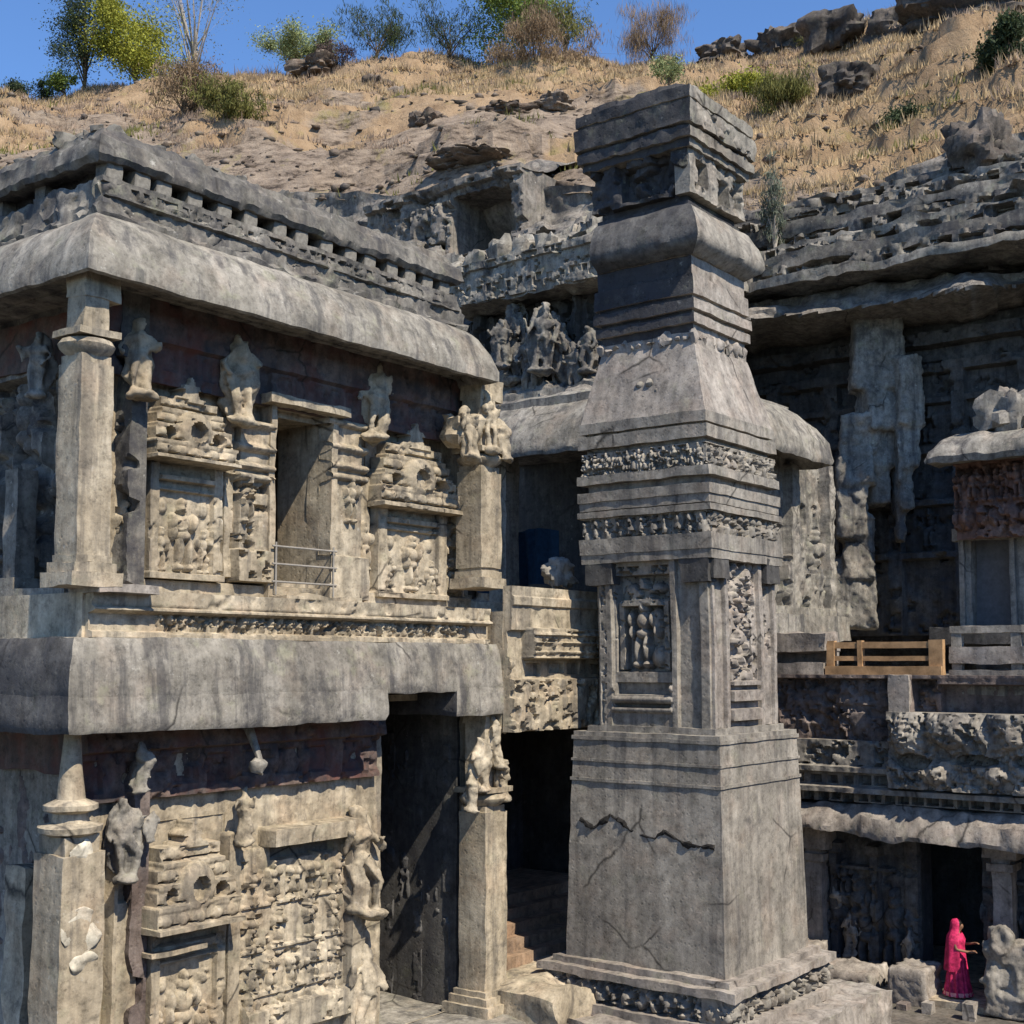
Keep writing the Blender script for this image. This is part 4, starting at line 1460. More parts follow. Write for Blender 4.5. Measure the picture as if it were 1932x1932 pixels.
# cut back wall of the gallery with tiers, pilasters and panels
gal = thing('cliff_gallery', 'dark rock-cut gallery wall with tiers and pilasters in the shade of the overhang', 'gallery', (42.6, 14, 9))
R = Relief(0, 42.6, 4, 24, 8.9, 19.4, .06)
for (z_, h_, d) in ((17.6, .35, .35), (16.6, .2, .25), (14.9, .3, .4), (13.2, .2, .25), (11.4, .25, .35), (18.5, .5, .5)):
    R.rect((4, 24, z_, z_ + h_), d)
for k in range(9):
    s_ = 5 + k * 2.2
    R.rect((s_, s_ + .5, 8.9, 17.6), .3)
    R.fig(s_ + 1.3, 15.3, 1.2, .25, 300 + k, 0)
    R.fig(s_ + 1.35, 11.8, 1.3, .25, 320 + k, 0)
    R.rect((s_ + .8, s_ + 1.9, 9.0, 11.0), -.5)
R.carve((4, 24, 9, 19), .4, .2, .4, 71)
R.rough(.07, 2)
R.mb(-.6).build('wall', DARK, gal, sharp=50)
for k, (z_, h_, uu) in enumerate(((20.5, .3, 39.0), (21.15, .45, 39.5), (22.0, .3, 40.3), (22.75, .5, 40.9), (23.6, .3, 41.6))):
    m = MB()
    m.box(uu, uu + 5, 2, 24.5, z_, z_ + h_, .13, .0)
    m.V = [disp(disp(v, .17, .5, 3), .08, 2.8) for v in m.V]
    m.build('rock_course', PARA if k % 2 else TANG, gal)
    R = Relief(0, uu + .45, 2, 24, z_ + h_ - .05, z_ + h_ + .5, .05)
    for j in range(22):
        a_ = 2 + j + rnd.uniform(0, .5)
        R.rect((a_, a_ + rnd.uniform(.25, .75), z_ + h_ - .05, z_ + h_ + rnd.uniform(.15, .5)), -rnd.uniform(.25, .6), 'set')
    R.carve((2, 24, R.z0, R.z1), .7, .25, .2, 80 + k)
    R.carve((2, 24, R.z0, R.z1), .25, .15, .3, 90 + k)
    R.rough(.18, 1.1)
    R.mb(-1.0).build('carved_course', PARA, gal, sharp=50)

US = 36.0
shr = thing('cliff_shrine', 'small shrine with a rounded stone eave and reddish carved frieze under the overhang', 'shrine', (37, 10, 9.0))
pa, pb = on(1748, 860, 0, US), on(2150, 860, 0, US)
va, vb_ = pb[1], pa[1]
zE, zT, zFl = on(1840, 868, 0, US)[2], on(1840, 806, 0, US)[2], 9.0
hh = zT - zE
m = MB()
ns = 60
s_ = np.linspace(va, vb_, ns)
pr = np.array([(1.2, zE + .1), (.1, zE + .02), (-.1, zE), (-.16, zE + .18), (-.02, zE + hh * .55), (.3, zE + hh * .85), (.9, zT), (2.0, zT)])
P = np.zeros((ns, len(pr), 3))
tap = np.clip((vb_ - s_) / .5, 0, 1) ** .5
for i in range(ns):
    P[i, :, 0] = US + pr[:, 0]
    P[i, :, 1] = s_[i]
    P[i, :, 2] = zE + (pr[:, 1] - zE) * (.35 + .65 * tap[i])
m.grid(disp(P, .05, 1.8))
m.build('eave', TANG, shr)
R = Relief(0, US + .7, va, vb_ - .5, zE - 2.1, zE + .1, .03)
for k in range(16):
    s = va + .3 + k * .42
    R.fig(s, zE - 1.1, 1.0, .2, 170 + k, 0)
    R.ell(s + .2, zE - 1.5, .2, .3, .2)
R.dents((va, vb_ - .5, zE - .35, zE - .1), 18, -.15, .5)
R.carve((va, vb_, zE - 2.1, zE), .22, .2, .1, 41)
R.rough(.03, 4)
REDST = stone('reddish_basalt', (.2, .12, .095), (.27, .165, .13), (.34, .25, .21), soot=.2, streak=.2, lichen=.1)
R.mb(-.3).build('frieze', REDST, shr, sharp=50)
d0, d1 = on(1908, 1080, 0, US + 1.4)[1], on(1822, 1080, 0, US + 1.4)[1]
m = MB()
m.box(US + 1.4, US + 2.2, d1, vb_ - .7, zFl, zE - 1.4, .25, .04)
m.box(US + 1.4, US + 2.2, va, d0, zFl, zE - 1.4, .25, .04)
m.build('wall', GREY, shr)
MB().box(US + 1.9, US + 2.0, d0, d1, zFl, zE - 1.4, .3, .01).build('door_panel', plain('grey_door', (.13, .13, .135), .7, .2), shr)
MB().box(US + 1.25, US + 1.5, d0 - .14, d0, zFl, zE - 1.9, .2, .01).box(US + 1.25, US + 1.5, d1, d1 + .14, zFl, zE - 1.9, .2, .01).box(US + 1.2, US + 1.5, d0 - .3, d1 + .3, zE - 2.1, zE - 1.75, .2, .02).build('door_frame', GREY, shr)
MB().box(US + .2, US + 4, va, vb_ + .1, 8.5, 9.0, .3, .04).build('floor', DARK, shr)
for k, (x, yb, hp) in enumerate(((1915, 800, 100), (1880, 805, 60))):
    p = on(x, yb, 0, US + .9)
    lump_mb(p + np.array([0, 0, .4]), (.4, .5, .6), 71 + k, .5).build('roof_stone', GREY, shr)

# ------------------------------------------------------------------ lower right terrace building
UR = 31.0
ter = thing('terrace_building', 'low carved stone building with carved frieze, dark doorway and railed terrace on top', 'building', (32, 9, .2))
vR, vL = on(2200, 1500, 0, UR)[1], on(1380, 1500, 0, UR)[1]
zR = lambda y, x=1700: on(x, y, 0, UR)[2]
zDk = zR(1275)
MB().box(UR + .3, 45, vR - 6, vL + 3, zR(1310), zDk, .5, .03).build('terrace_deck', TANG, ter)
R = Relief(0, UR, vR, vL, zR(1405), zDk + .02, .04)
kx = lambda x: on(x, 1400, 0, UR)[1]
R.carve((vR, vL, R.z0, R.z1), .5, .22, .1, 51)
R.carve((vR, vL, R.z0, R.z1), .15, .08, .1, 52)
R.rect((kx(1728), kx(1692), R.z0, R.z1), .32)
R.rect((kx(2200), kx(1775), zR(1300), R.z1), .18)
R.rect((kx(2200), kx(1780), zR(1345), zR(1290)), -.3, 'set')
R.rect((vR, vL, zDk - .1, zDk + .02), .2)
R.rough(.06, 2.5)
R.mb(-.5).build('retaining_wall', BROWN, ter, sharp=50)
MB().box(UR - .4, UR - .03, kx(1729), kx(1690), zR(1350), zDk + .03, .15, .03).build('wall_pier', WARMG, ter)
# three bands: elephants, dentils, eave
R = Relief(0, UR - .15, vR, vL, zR(1518), zR(1400), .03)
R.rect((vR, vL, zR(1500), zR(1488)), .3)
R.rect((vR, vL, zR(1462), zR(1450)), .2)
R.dents((vR, vL, zR(1484), zR(1466)), 24, -.2, .6)
R.dents((vR, vL, zR(1516), zR(1501)), 30, -.3, .65)
R.carve((vR, vL, zR(1450), zR(1400)), .22, .2, .05, 53)
R.rough(.03, 4)
R.mb(-.4).build('carved_band', GREY, ter, sharp=50)
R = Relief(0, UR - .5, vR, kx(1688), zR(1484), zR(1342), .03)
R.rect((R.s0, R.s1, R.z0, R.z1), .05)
for k, (x, y, rs, rz, d) in enumerate(((1720, 1385, .5, .6, .35), (1790, 1375, .6, .5, .42), (1850, 1395, .5, .55, .3), (1905, 1370, .55, .55, .4), (1985, 1380, .6, .6, .35), (1760, 1460, .35, .3, .3), (1880, 1462, .3, .25, .25))):
    p = on(x, y, 0, UR - .5)
    R.ell(p[1], p[2], rs, rz, d)
for (x, y, rs, rz) in ((1722, 1438, .42, .2), (1840, 1436, .48, .14), (1945, 1440, .4, .16)):
    p = on(x, y, 0, UR - .5)
    q_ = ((R.SS - p[1]) / rs) ** 2 + ((R.ZZ - p[2]) / rz) ** 2 < 1
    R.d[q_] = -.35
R.carve((R.s0, R.s1, R.z0, R.z1), .25, .16, .25, 54)
R.carve((R.s0, R.s1, R.z0, R.z1), .1, .05, .2, 55)
R.rough(.06, 2.5)
R.mb(-.5).build('carved_ledge', GREY, ter, sharp=50)
m = MB()
ns = 140
s_ = np.linspace(vR, vL, ns)
zA, zB2 = zR(1578), zR(1522)
pr = np.array([(1.6, zA + .1), (-.45, zA + .04), (-.6, zA), (-.62, zA + .12), (-.5, zA + (zB2 - zA) * .6), (-.2, zB2), (.3, zB2 + .03)])
P = np.zeros((ns, len(pr), 3))
P[..., 0] = UR + pr[None, :, 0]
P[..., 1] = s_[:, None]
P[..., 2] = pr[None, :, 1]
m.grid(disp(P, .09, 1.8))
m.build('eave', WARMG, ter)
UBk = UR + .75
da, db = on(1858, 1720, 0, UBk)[1], on(1738, 1720, 0, UBk)[1]
zG = .3
zDo = on(1800, 1592, 0, UBk)[2]
R = Relief(0, UBk, vR, vL, zG, zA + .2, .035)
R.rect((da - .35, da, zG, zDo + .2), .15)
R.rect((db, db + .35, zG, zDo + .2), .15)
R.rect((da - .6, db + .6, zDo + .1, zDo + .4), .25)
for k, (x, yb, hp) in enumerate(((1560, 1840, 150), (1640, 1830, 130), (1690, 1850, 160), (1890, 1840, 160), (1600, 1690, 70), (1540, 1720, 110))):
    p = on(x, yb, 0, UBk)
    R.fig(p[1], max(zG, p[2]), hp / F * 31.5, .3, 190 + k, 0)
for k in range(12):
    s_ = vR + .4 + k * 1.05
    if da - .7 < s_ < db + .6:
        continue
    R.rect((s_, s_ + .22, zG, zA - .3), .25)
    R.rect((s_ - .08, s_ + .3, zA - .6, zA - .35), .32)
    R.rect((s_ - .08, s_ + .3, zG, zG + .3), .32)
    R.fig(s_ + .62, zG + .6, 1.7, .22, 340 + k, 0)
R.rect((vR, da - .6, zG + 2.5, zG + 2.62), .2)
R.rect((db + .6, vL, zG + 2.5, zG + 2.62), .2)
R.carve((vR, vL, zG, zA), .25, .12, .45, 61)
R.rough(.05, 3)
R.hole((da, db, zG - 1, zDo))
R.mb(-.05).build('recess_wall', SHADEG, ter, sharp=50)  # wall toned dark to put in the shade under the eave
MB().box(UBk + .055, UBk + .8, vR, da - .01, zG, zA + .3, .5, 0).box(UBk + .055, UBk + .8, db + .01, vL, zG, zA + .3, .5, 0).box(UBk + .055, UBk + .8, da - .01, db + .01, zDo + .02, zA + .3, .5, 0).build('wall_core', DARK, ter)
MB().box(UBk + 4, UBk + 4.5, vR - 4, vL + 3, 0, zDk, .8, .02).box(UBk + .8, UBk + 4, vR - 4.4, vR - 4, 0, zDk, .8, 0).box(UBk + .8, UBk + 4, vL + 2, vL + 2.5, 0, zDk, .8, 0).build('inner_wall', DARK, ter)
for (x, ya, yb) in ((1538, 1600, 1850), (1895, 1620, 1850)):
    p = on(x, yb, 0, UR + .2)
    z1_ = on(x, ya, 0, UR + .2)[2]
    m = MB()
    m.box(p[0], p[0] + .45, p[1] - .22, p[1] + .22, p[2], z1_, .12, .02)
    m.box(p[0] - .08, p[0] + .53, p[1] - .3, p[1] + .3, z1_ - .3, z1_ - .12, .12, .02)
    m.box(p[0] - .08, p[0] + .53, p[1] - .3, p[1] + .3, p[2] - .1, p[2] + .25, .12, .02)
    m.box(p[0] - .1, p[0] + .55, p[1] - .4, p[1] + .4, z1_, zA + .1, .12, .03)
    m.build('column', WARMG, ter)
for k, (x, y, r) in enumerate(((1605, 1765, .45), (1575, 1690, .25), (1712, 1790, .35))):
    p = on(x, y, 0, UR + .5)
    fuse(worn(statue_mb((p[0], p[1], p[2] - r), r * 2.2, math.pi, 200 + k), .1, 2.5).build('carved_figure', GREY, ter))
MB().box(UR - 1.0, UBk + 4, vR - 4, vL + 2, .1, zG, .5, .03).build('threshold', TAN, ter)
m = MB()
for (x, w_, z) in ((1600, 1.4, .75), (1720, .9, .95), (1500, 1.0, 1.1)):
    p = on(x, 1880, 0, UR - .9)
    m.box(p[0] - .4, p[0] + .9, p[1] - w_ / 2, p[1] + w_ / 2, .0, z, .12, .07)
fuse(m.build('front_step', WARMG, ter), .08)
PALE = stone('pale_basalt', (.42, .37, .31), (.55, .50, .43), (.64, .60, .53), soot=.1, streak=.2, lichen=.2)
# pale carved guardian beside the door, cut by the frame
p = on(1925, 1850, 0, UR - .6)
m = MB()
lump_mb(p + np.array([0, .1, .25]), (.5, .55, .5), 401, .4, m, 24, 16)
lump_mb(p + np.array([-.25, .3, .8]), (.3, .3, .36), 402, .4, m, 20, 14)
m.tube([p + np.array([-.3, .45, .5]), p + np.array([-.5, .5, .1]), p + np.array([-.5, .5, -.3])], [.16, .14, .15], 8, .05)
m.tube([p + np.array([-.3, -.1, .5]), p + np.array([-.5, -.15, .1]), p + np.array([-.5, -.15, -.3])], [.16, .14, .15], 8, .05)
m.box(p[0] - .6, p[0] + .6, p[1] - .7, p[1] + .6, .2, p[2] - .15, .15, .06)
m.V = [disp(v, .03, 4) for v in m.V]
o = fuse(m.build('guardian_sculpture', GREY), .05)
tag(o, 'weathered grey carved guardian sculpture sitting on a block beside the dark doorway', 'sculpture')
for k, x in enumerate((1705, 1752, 1830)):
    p = on(x, 1925, 0, UR - 1.6)
    MB().box(p[0] - .15, p[0] + .15, p[1] - .12, p[1] + .12, -.4 + .1, on(x, 1892, 0, UR - 1.6)[2], .1, .03).build('kerb_stone', WARMG if k else BROWN, ter)

# stone balustrade and timber railing on the terrace
bal = thing('stone_balustrade', 'grey stone balustrade on the terrace to the right of the orange timber railing', 'balustrade', (UR + .4, 8, zDk))
vb0, vb1 = on(2250, 1230, 0, UR + .3)[1], on(1792, 1230, 0, UR + .3)[1]
zz_ = lambda y: on(1860, y, 0, UR + .3)[2]
MB().box(UR + .3, UR + .55, vb0, vb1, zz_(1194), zz_(1180), .15, .015).build('top_rail', GREY, bal)
MB().box(UR + .25, UR + .6, vb0, vb1, zz_(1252), zz_(1220), .15, .02).build('middle_rail', WARMG, bal)
MB().box(UR + .2, UR + .65, vb0, vb1, zDk, zz_(1264), .15, .02).build('bottom_rail', GREY, bal)
for k in range(6):
    v = vb1 - .15 - k * 1.4
    MB().box(UR + .32, UR + .53, v - .12, v + .12, zDk, zz_(1190), .15, .015).build('post', GREY, bal)
wr = thing('timber_railing', 'orange-brown timber railing on the stone terrace right of the tall pillar', 'railing', (UR + .3, 12.5, zDk))
w0, w1 = on(1780, 1240, 0, UR + .2)[1], on(1562, 1240, 0, UR + .2)[1]
zw = lambda y: on(1665, y, 0, UR + .2)[2]
MB().box(UR + .14, UR + .28, w0, w1, zw(1223), zw(1211), .3, .006).build('top_rail', WOOD, wr)
MB().box(UR + .15, UR + .25, w0, w1, zw(1247), zw(1238), .3, .006).build('middle_rail', WOOD, wr)
MB().box(UR + .02, UR + .3, w0, w1, zw(1276), zw(1257), .3, .006).build('bottom_beam', WOOD, wr)
for v, h_ in ((w0 + .16, .17), (w1 - .1, .1), ((w0 + w1) / 2 + .6, .06)):
    MB().box(UR + .12, UR + .3, v - h_, v + h_, zDk + .02, zw(1208), .3, .006).build('post', WOOD, wr)
m = MB()
v0_, v1_ = on(1558, 1230, 0, UR + .1)[1], on(1380, 1230, 0, UR + .1)[1]
m.box(UR, UR + .9, v0_, v1_, zDk, zw(1252), .15, .04)
m.box(UR, UR + .9, v0_, v1_, zw(1230), zw(1192), .15, .06)
m.box(UR + .5, UR + .9, v0_, v1_, zw(1254), zw(1228), .15, .02)
m.build('terrace_kerb', WARMG, ter)

# ------------------------------------------------------------------ person
pp = on(1808, 1882, 0, UR - .35)
per = thing('person', 'person in a bright magenta sari standing in front of the dark doorway', 'person', (pp[0], pp[1], zG))
SARI = plain('magenta_sari', (.46, .025, .095), .65, .6, 11, .4)
SARI2 = plain('pale_pink_border', (.70, .28, .30), .6, .2, 9, .1)
SKIN = plain('brown_skin', (.22, .12, .075), .6, .1, 9, 0)
HAIR = plain('dark_hair', (.012, .01, .009), .4, .2, 20, .2)
import bmesh
FA = math.atan2(RT[1], RT[0]) - .5          # faces along the picture to the right, turned a little to the camera
RF = rotz(FA + math.pi / 2)                 # local -y is forward


def PL(p):
    return np.array([pp[0], pp[1], zG]) + RF @ np.array(p, float)


bm = bmesh.new()
sk = bm.verts.layers.skin.verify()


def bv(p, r, prev=None, root=False):
    v = bm.verts.new(PL(p) - origin(per))
    v[sk].radius = (r, r)
    v[sk].use_root = root
    if prev:
        bm.edges.new((prev, v))
    return v


pelv = bv((0, 0, .86), .125, None, True)
wa = bv((0, 0, 1.02), .11, pelv)
ch = bv((0, .0, 1.2), .125, wa)
nk0 = bv((0, -.01, 1.31), .07, ch)
nk = bv((0, -.02, 1.37), .045, nk0)
hd = bv((0, -.035, 1.45), .08, nk)
hd2 = bv((0, -.03, 1.53), .075, hd)
bv((0, -.125, 1.445), .014, hd)             # nose
for s in (-1, 1):
    sh = bv((s * .155, .0, 1.27), .052, ch)
    el = bv((s * .215, -.02 - .08 * (s > 0), 1.02 + .04 * (s > 0)), .036, sh)
    wr_ = bv((s * .15, -.24, .97 + .12 * (s > 0)), .026, el)
    pa = bv((s * .13, -.31, .985 + .13 * (s > 0)), .03, wr_)
    for k in range(4):
        f = bv((s * .13 + (k - 1.5) * .02, -.35, .985 + .13 * (s > 0)), .009, pa)
        bv((s * .13 + (k - 1.5) * .021, -.385 + .01 * abs(k - 1.3), .965 + .13 * (s > 0)), .008, f)
    th_ = bv((s * .13 - s * .035, -.315, 1.0 + .13 * (s > 0)), .01, wr_)
    bv((s * .13 - s * .045, -.345, 1.0 + .13 * (s > 0)), .008, th_)
    hp_ = bv((s * .085, 0, .78), .095, pelv)
    kn = bv((s * .085, -.02, .45), .06, hp_)
    an = bv((s * .085, .01, .09), .04, kn)
    bv((s * .09, -.11, .035), .032, an)
me = bpy.data.meshes.new('body')
bm.to_mesh(me)
bm.free()
me.materials.append(SKIN)
body = bpy.data.objects.new('body', me)
SC.collection.objects.link(body)
body.parent = per
body.modifiers.new('skin', 'SKIN').use_smooth_shade = True
sb = body.modifiers.new('sub', 'SUBSURF')
sb.levels = sb.render_levels = 2
th = np.linspace(0, 2 * np.pi, 72, endpoint=False)


def loft(rings, fold=0.0, n=14, arc=None):
    tq = th if arc is None else np.linspace(arc[0], arc[1], 60)
    z0_, z1_ = rings[0][2], rings[-1][2]
    P = np.zeros((len(tq), len(rings), 3))
    for j, (rx, ry, z, ox, oy) in enumerate(rings):
        g = fold * (z1_ - z) / max(.001, z1_ - z0_)
        w = 1 + g * np.sin(n * tq + 1.3 * np.sin(3 * tq) + z * 2)
        P[:, j] = np.stack([ox + rx * w * np.cos(tq), oy + ry * w * np.sin(tq), np.full(len(tq), z)], -1)
    return (P.reshape(-1, 3) @ RF.T + np.array([pp[0], pp[1], zG])).reshape(P.shape)


rings = [(.26 - .10 * t ** .7, .25 - .11 * t ** .7, .05 + .97 * t, 0, .0) for t in np.linspace(0, 1, 18)]
MB().grid(loft(rings, .13), cu=True).build('sari_skirt', SARI, per, sharp=None)
MB().grid(loft([(.262, .255, .045, 0, 0), (.262, .255, .1, 0, 0), (.258, .25, .13, 0, 0)], .07), cu=True).build('hem', SARI2, per, sharp=None)
MB().grid(loft([(.165, .14, .98, 0, 0), (.155, .135, 1.06, 0, 0), (.175, .15, 1.2, 0, -.005), (.185, .12, 1.28, 0, 0), (.10, .085, 1.335, 0, -.01)], .03, 5), cu=True).build('blouse', SARI, per, sharp=None)
# loose end of the sari over head and shoulders, falling down the back
MB().grid(loft([(.24, .22, .55, .02, .02), (.25, .2, .85, .02, .02), (.235, .19, 1.08, 0, .01), (.225, .17, 1.25, 0, .01), (.13, .13, 1.36, 0, .0), (.112, .125, 1.45, 0, -.01), (.105, .12, 1.54, 0, -.01), (.07, .08, 1.60, 0, -.01), (.01, .01, 1.62, 0, -.01)], .07, 9, (-.5, math.pi + .5))).build('sari_pallu', SARI, per, sharp=None)
per.scale = (1.25, 1.25, 1.1)
MB().ell(PL((0, -.005, 1.50)), (.088, .1, .098), 16, 10, RF).build('hair', HAIR, per, sharp=None)

# ------------------------------------------------------------------ boulders and outcrops on the hill
_ts = np.linspace(0, .99, 200)


def proj(P):
    q = np.asarray(P, float) - CAM
    z = q @ FWD
    return np.stack([966 + F * (q @ RT) / z, 966 - F * ((q @ UP) / z - S)], -1)


def hill_at(px, py):
    P = hill_point(np.full(200, float(px)), _ts)
    k = int(np.argmin(abs(proj(P)[:, 1] - py)))
    return P[k]


ROCKD = stone('ridge_rock', (.07, .06, .055), (.13, .115, .10), (.22, .19, .165), soot=.35, streak=.2, lichen=.15, bump=1.0)
ROCKB = stone('brown_rock', (.15, .115, .09), (.22, .175, .14), (.30, .25, .205), soot=.2, streak=.2, lichen=.2, bump=1.0)
GRP = 'boulders and outcrops on the dry hillside'
BL = [
    (1380, 92, 100, 34, ROCKD, 'low dark outcrop at the left foot of the rocky ridge under the sky'),
    (1490, 75, 110, 50, ROCKD, 'dark jagged outcrop on the ridge second from its left foot'),
    (1600, 48, 120, 60, ROCKD, 'dark outcrop in the middle of the ridge above the arched hollow'),
    (1715, 40, 110, 60, ROCKD, 'broad dark ridge outcrop between the middle one and the big corner crag'),
    (1850, 20, 230, 80, ROCKD, 'largest dark crag at the upper right corner of the ridge'),
    (1615, 142, 110, 52, ROCKD, 'round dark boulder alone on the grass below the ridge'),
    (1555, 155, 60, 28, ROCKB, 'small brown rock touching the left side of the round dark boulder'),
    (700, 160, 60, 30, ROCKB, 'brown rock at the upper end of the diagonal rock vein'),
    (745, 185, 70, 36, ROCKB, 'brown rock in the middle of the diagonal rock vein'),
    (800, 222, 60, 30, ROCKB, 'brown rock at the lower end of the diagonal rock vein'),
    (590, 118, 100, 26, ROCKB, 'low brown rock on the skyline under the pale green bush'),
    (960, 205, 90, 22, ROCKB, 'flat brown slab of rock above the cave'),
    (1050, 190, 80, 26, ROCKB, 'flat brown slab left of the pillar top'),
    (890, 290, 150, 20, ROCKB, 'long low ledge of brown rock just above the cave mouth'),
    (1850, 290, 130, 90, ROCKD, 'large squarish black boulder at the cliff edge on the right'),
]
for k, (x, y, w_, h_, mt, lab) in enumerate(BL):
    c_ = hill_at(x, y + h_ * .35) if k != 14 else atd(x, y, 43)
    D = (c_ - CAM) @ FWD
    r_ = w_ / 2 / F * D
    rz = h_ / 2 / F * D * 1.25
    mm = MB()
    for j in range(3):
        off = np.array([rnd.uniform(-.4, .4) * r_ * RT[0], rnd.uniform(-.4, .4) * r_ * RT[1], rnd.uniform(-.1, .25) * rz])
        s_ = 1 if j == 0 else rnd.uniform(.45, .7)
        lump_mb(c_ + off * (j > 0), (r_ * .8 * s_, r_ * .8 * s_, rz * s_), 300 + k * 5 + j, .42, mm, 46, 30)
    o = mm.build('boulder', mt, sharp=50)
    tag(o, lab, 'boulder', GRP)

# ------------------------------------------------------------------ shrubs and trees on the skyline
LEAF = {}
for n_, c_ in (('yellow_green', (.26, .27, .04)), ('dark_green', (.045, .065, .03)), ('mid_green', (.16, .22, .05)), ('pale_green', (.25, .29, .13)), ('grey_green', (.13, .15, .11)),
               ('dry_brown', (.22, .16, .10)), ('straw', (.40, .30, .16)), ('olive', (.14, .14, .04)), ('purple_brown', (.13, .09, .08))):
    LEAF[n_] = plain(n_ + '_leaf', c_, .7, .45, .8, 0, .25)
BARK = plain('bark', (.12, .095, .07), .9, .3, 6, .3)
BARKP = plain('pale_bark', (.30, .27, .23), .9, .3, 6, .3)


def shrub(name, label, px, ybase, wpx, hpx, leaf, n=900, ls=.16, bark=BARK, sparse=0.0, up=0.0, low=.1, seed=0, base=None, cat='shrub'):
    n, ls = int(n * 5), ls * .56
    wpx, hpx = wpx * 1.15, hpx * 1.22
    r = np.random.default_rng(seed + 100)
    b = hill_at(px, ybase) if base is None else base
    b = b - np.array([0, 0, .15])
    D = (b - CAM) @ FWD
    w_, h_ = wpx / F * D, hpx / F * D
    root = thing(name, label, cat, tuple(b), 'plants on the hill')
    tr = MB()
    tips = []
    nl = 5 + int(6 * sparse)
    tr.tube([b, b + np.array([0.02 * h_, 0, h_ * .3]), b + np.array([0, .03 * h_, h_ * .75])], [.035 * h_ ** .7, .025 * h_ ** .7, .01], 6)
    for k in range(nl * 2):
        a = r.uniform(0, 2 * np.pi)
        z0_ = r.uniform(.05, .5) * h_
        L = r.uniform(.5, 1.0)
        tip = b + np.array([math.cos(a) * w_ * .46 * L, math.sin(a) * w_ * .46 * L, min(h_, z0_ + h_ * r.uniform(.2, .6))])
        mid = b * .5 + tip * .5 + np.array([0, 0, r.uniform(0, .12) * h_])
        mid[:2] = b[:2] + (tip[:2] - b[:2]) * .4
        st_ = b + np.array([0, 0, z0_ * .6])
        tr.tube([st_, mid, tip], [.018 * h_ ** .6, .012 * h_ ** .6, .005], 5)
        tips += [tip, mid * .3 + tip * .7]
        if sparse:
            for q in range(5):
                t2 = tip + r.normal(0, 1, 3) * np.array([.12 * w_, .12 * w_, .14 * h_])
                tr.tube([mid * .4 + tip * .6, t2], [.008, .003], 4)
                tips.append(t2)
    tips.append(b + np.array([0, 0, h_ * .8]))
    tr.build('trunk', bark, root)
    # leaf clumps of uneven size round the branch tips
    ci = r.integers(0, len(tips), n)
    csz = r.uniform(.07, .2, len(tips))
    C_ = np.array(tips)[ci] + r.normal(0, 1, (n, 3)) * (csz[ci] * np.minimum(w_, h_) * (1.0 - .4 * sparse))[:, None] * np.array([1, 1, .8])
    C_[:, 2] = np.maximum(C_[:, 2], b[2] + low * h_ * r.random(n))
    s_ = ls * r.uniform(.5, 1.3, n)
    d1 = r.normal(0, 1, (n, 3))
    d1[:, 2] += up * 4
    d1 /= np.linalg.norm(d1, axis=1, keepdims=True)
    d2 = np.cross(d1, r.normal(0, 1, (n, 3)))
    d2 /= np.linalg.norm(d2, axis=1, keepdims=True)
    wd = .45 * (1 - .75 * up)
    lg = 1 + 2.2 * up
    V = np.stack([C_ - d1 * s_[:, None] * lg, C_ + d2 * s_[:, None] * wd, C_ + d1 * s_[:, None] * lg, C_ - d2 * s_[:, None] * wd], 1).reshape(-1, 3)
    MB().raw(V, np.arange(n * 4).reshape(n, 4)).build('crown', LEAF[leaf], root, smooth=False)
    return root


shrub('thorn_tree', 'dark thin thorn tree on the skyline left of the yellow-green bush', 132, 160, 90, 190, 'dark_green', 2600, .17, BARK, .4, low=.3, seed=1, cat='tree')
shrub('bush', 'bright yellow-green bush on the skyline between the thorn tree and the pale wispy tree', 232, 172, 140, 130, 'yellow_green', 4200, .2, low=.05, seed=2)
shrub('wispy_tree', 'tall pale wispy tree with almost bare twigs on the skyline above the pavilion', 345, 172, 170, 230, 'grey_green', 500, .15, BARKP, 1.0, low=.3, seed=3, cat='tree')
shrub('bush', 'low dark green bush at the left edge of the skyline', 30, 165, 90, 32, 'dark_green', 700, .17, low=0, seed=4)
shrub('bush', 'low green bush on the skyline at the foot of the thorn tree', 95, 163, 70, 40, 'mid_green', 600, .17, low=0, seed=5)
shrub('bush', 'brown dry bush on the slope below the wispy tree', 325, 225, 120, 80, 'dry_brown', 1300, .17, BARK, .5, .4, 0, seed=6)
shrub('bush', 'olive brown bush on the slope just above the pavilion roof corner', 410, 235, 110, 55, 'olive', 900, .17, BARK, .3, .4, 0, seed=7)
shrub('bush', 'pale green flat-topped bush on the skyline over low brown rock', 555, 118, 140, 62, 'pale_green', 2600, .18, low=.1, seed=8)
shrub('bush', 'thin purple-brown bush on the skyline right of the pale green bush', 625, 108, 60, 40, 'purple_brown', 400, .15, BARK, .6, .3, 0, seed=9)
shrub('bush', 'dark spiky bush on the skyline above the diagonal rock vein', 700, 112, 100, 75, 'dark_green', 800, .17, BARK, .7, .5, 0, seed=10)
shrub('bush', 'dark straggling bush on the skyline with bare upright twigs, left of the tall green bush', 845, 108, 110, 80, 'dark_green', 600, .16, BARK, .9, .5, 0, seed=11)
shrub('bush', 'tall bright green bush reaching the top of the photo above the cave', 985, 105, 160, 140, 'mid_green', 4200, .2, low=.1, seed=12)
shrub('bush', 'wide brown dry brush under the tall bright green bush', 1010, 140, 180, 75, 'dry_brown', 2200, .17, BARK, .4, .6, 0, seed=13)
shrub('bush', 'green bushy growth on the right flank of the tall green bush', 1070, 110, 70, 80, 'olive', 700, .17, BARK, .5, .4, 0, seed=14)
shrub('dry_reeds', 'upright dry reddish reeds on the skyline left of the pillar top', 1240, 122, 90, 80, 'dry_brown', 1000, .2, BARK, .8, 1.0, 0, seed=15, cat='reeds')
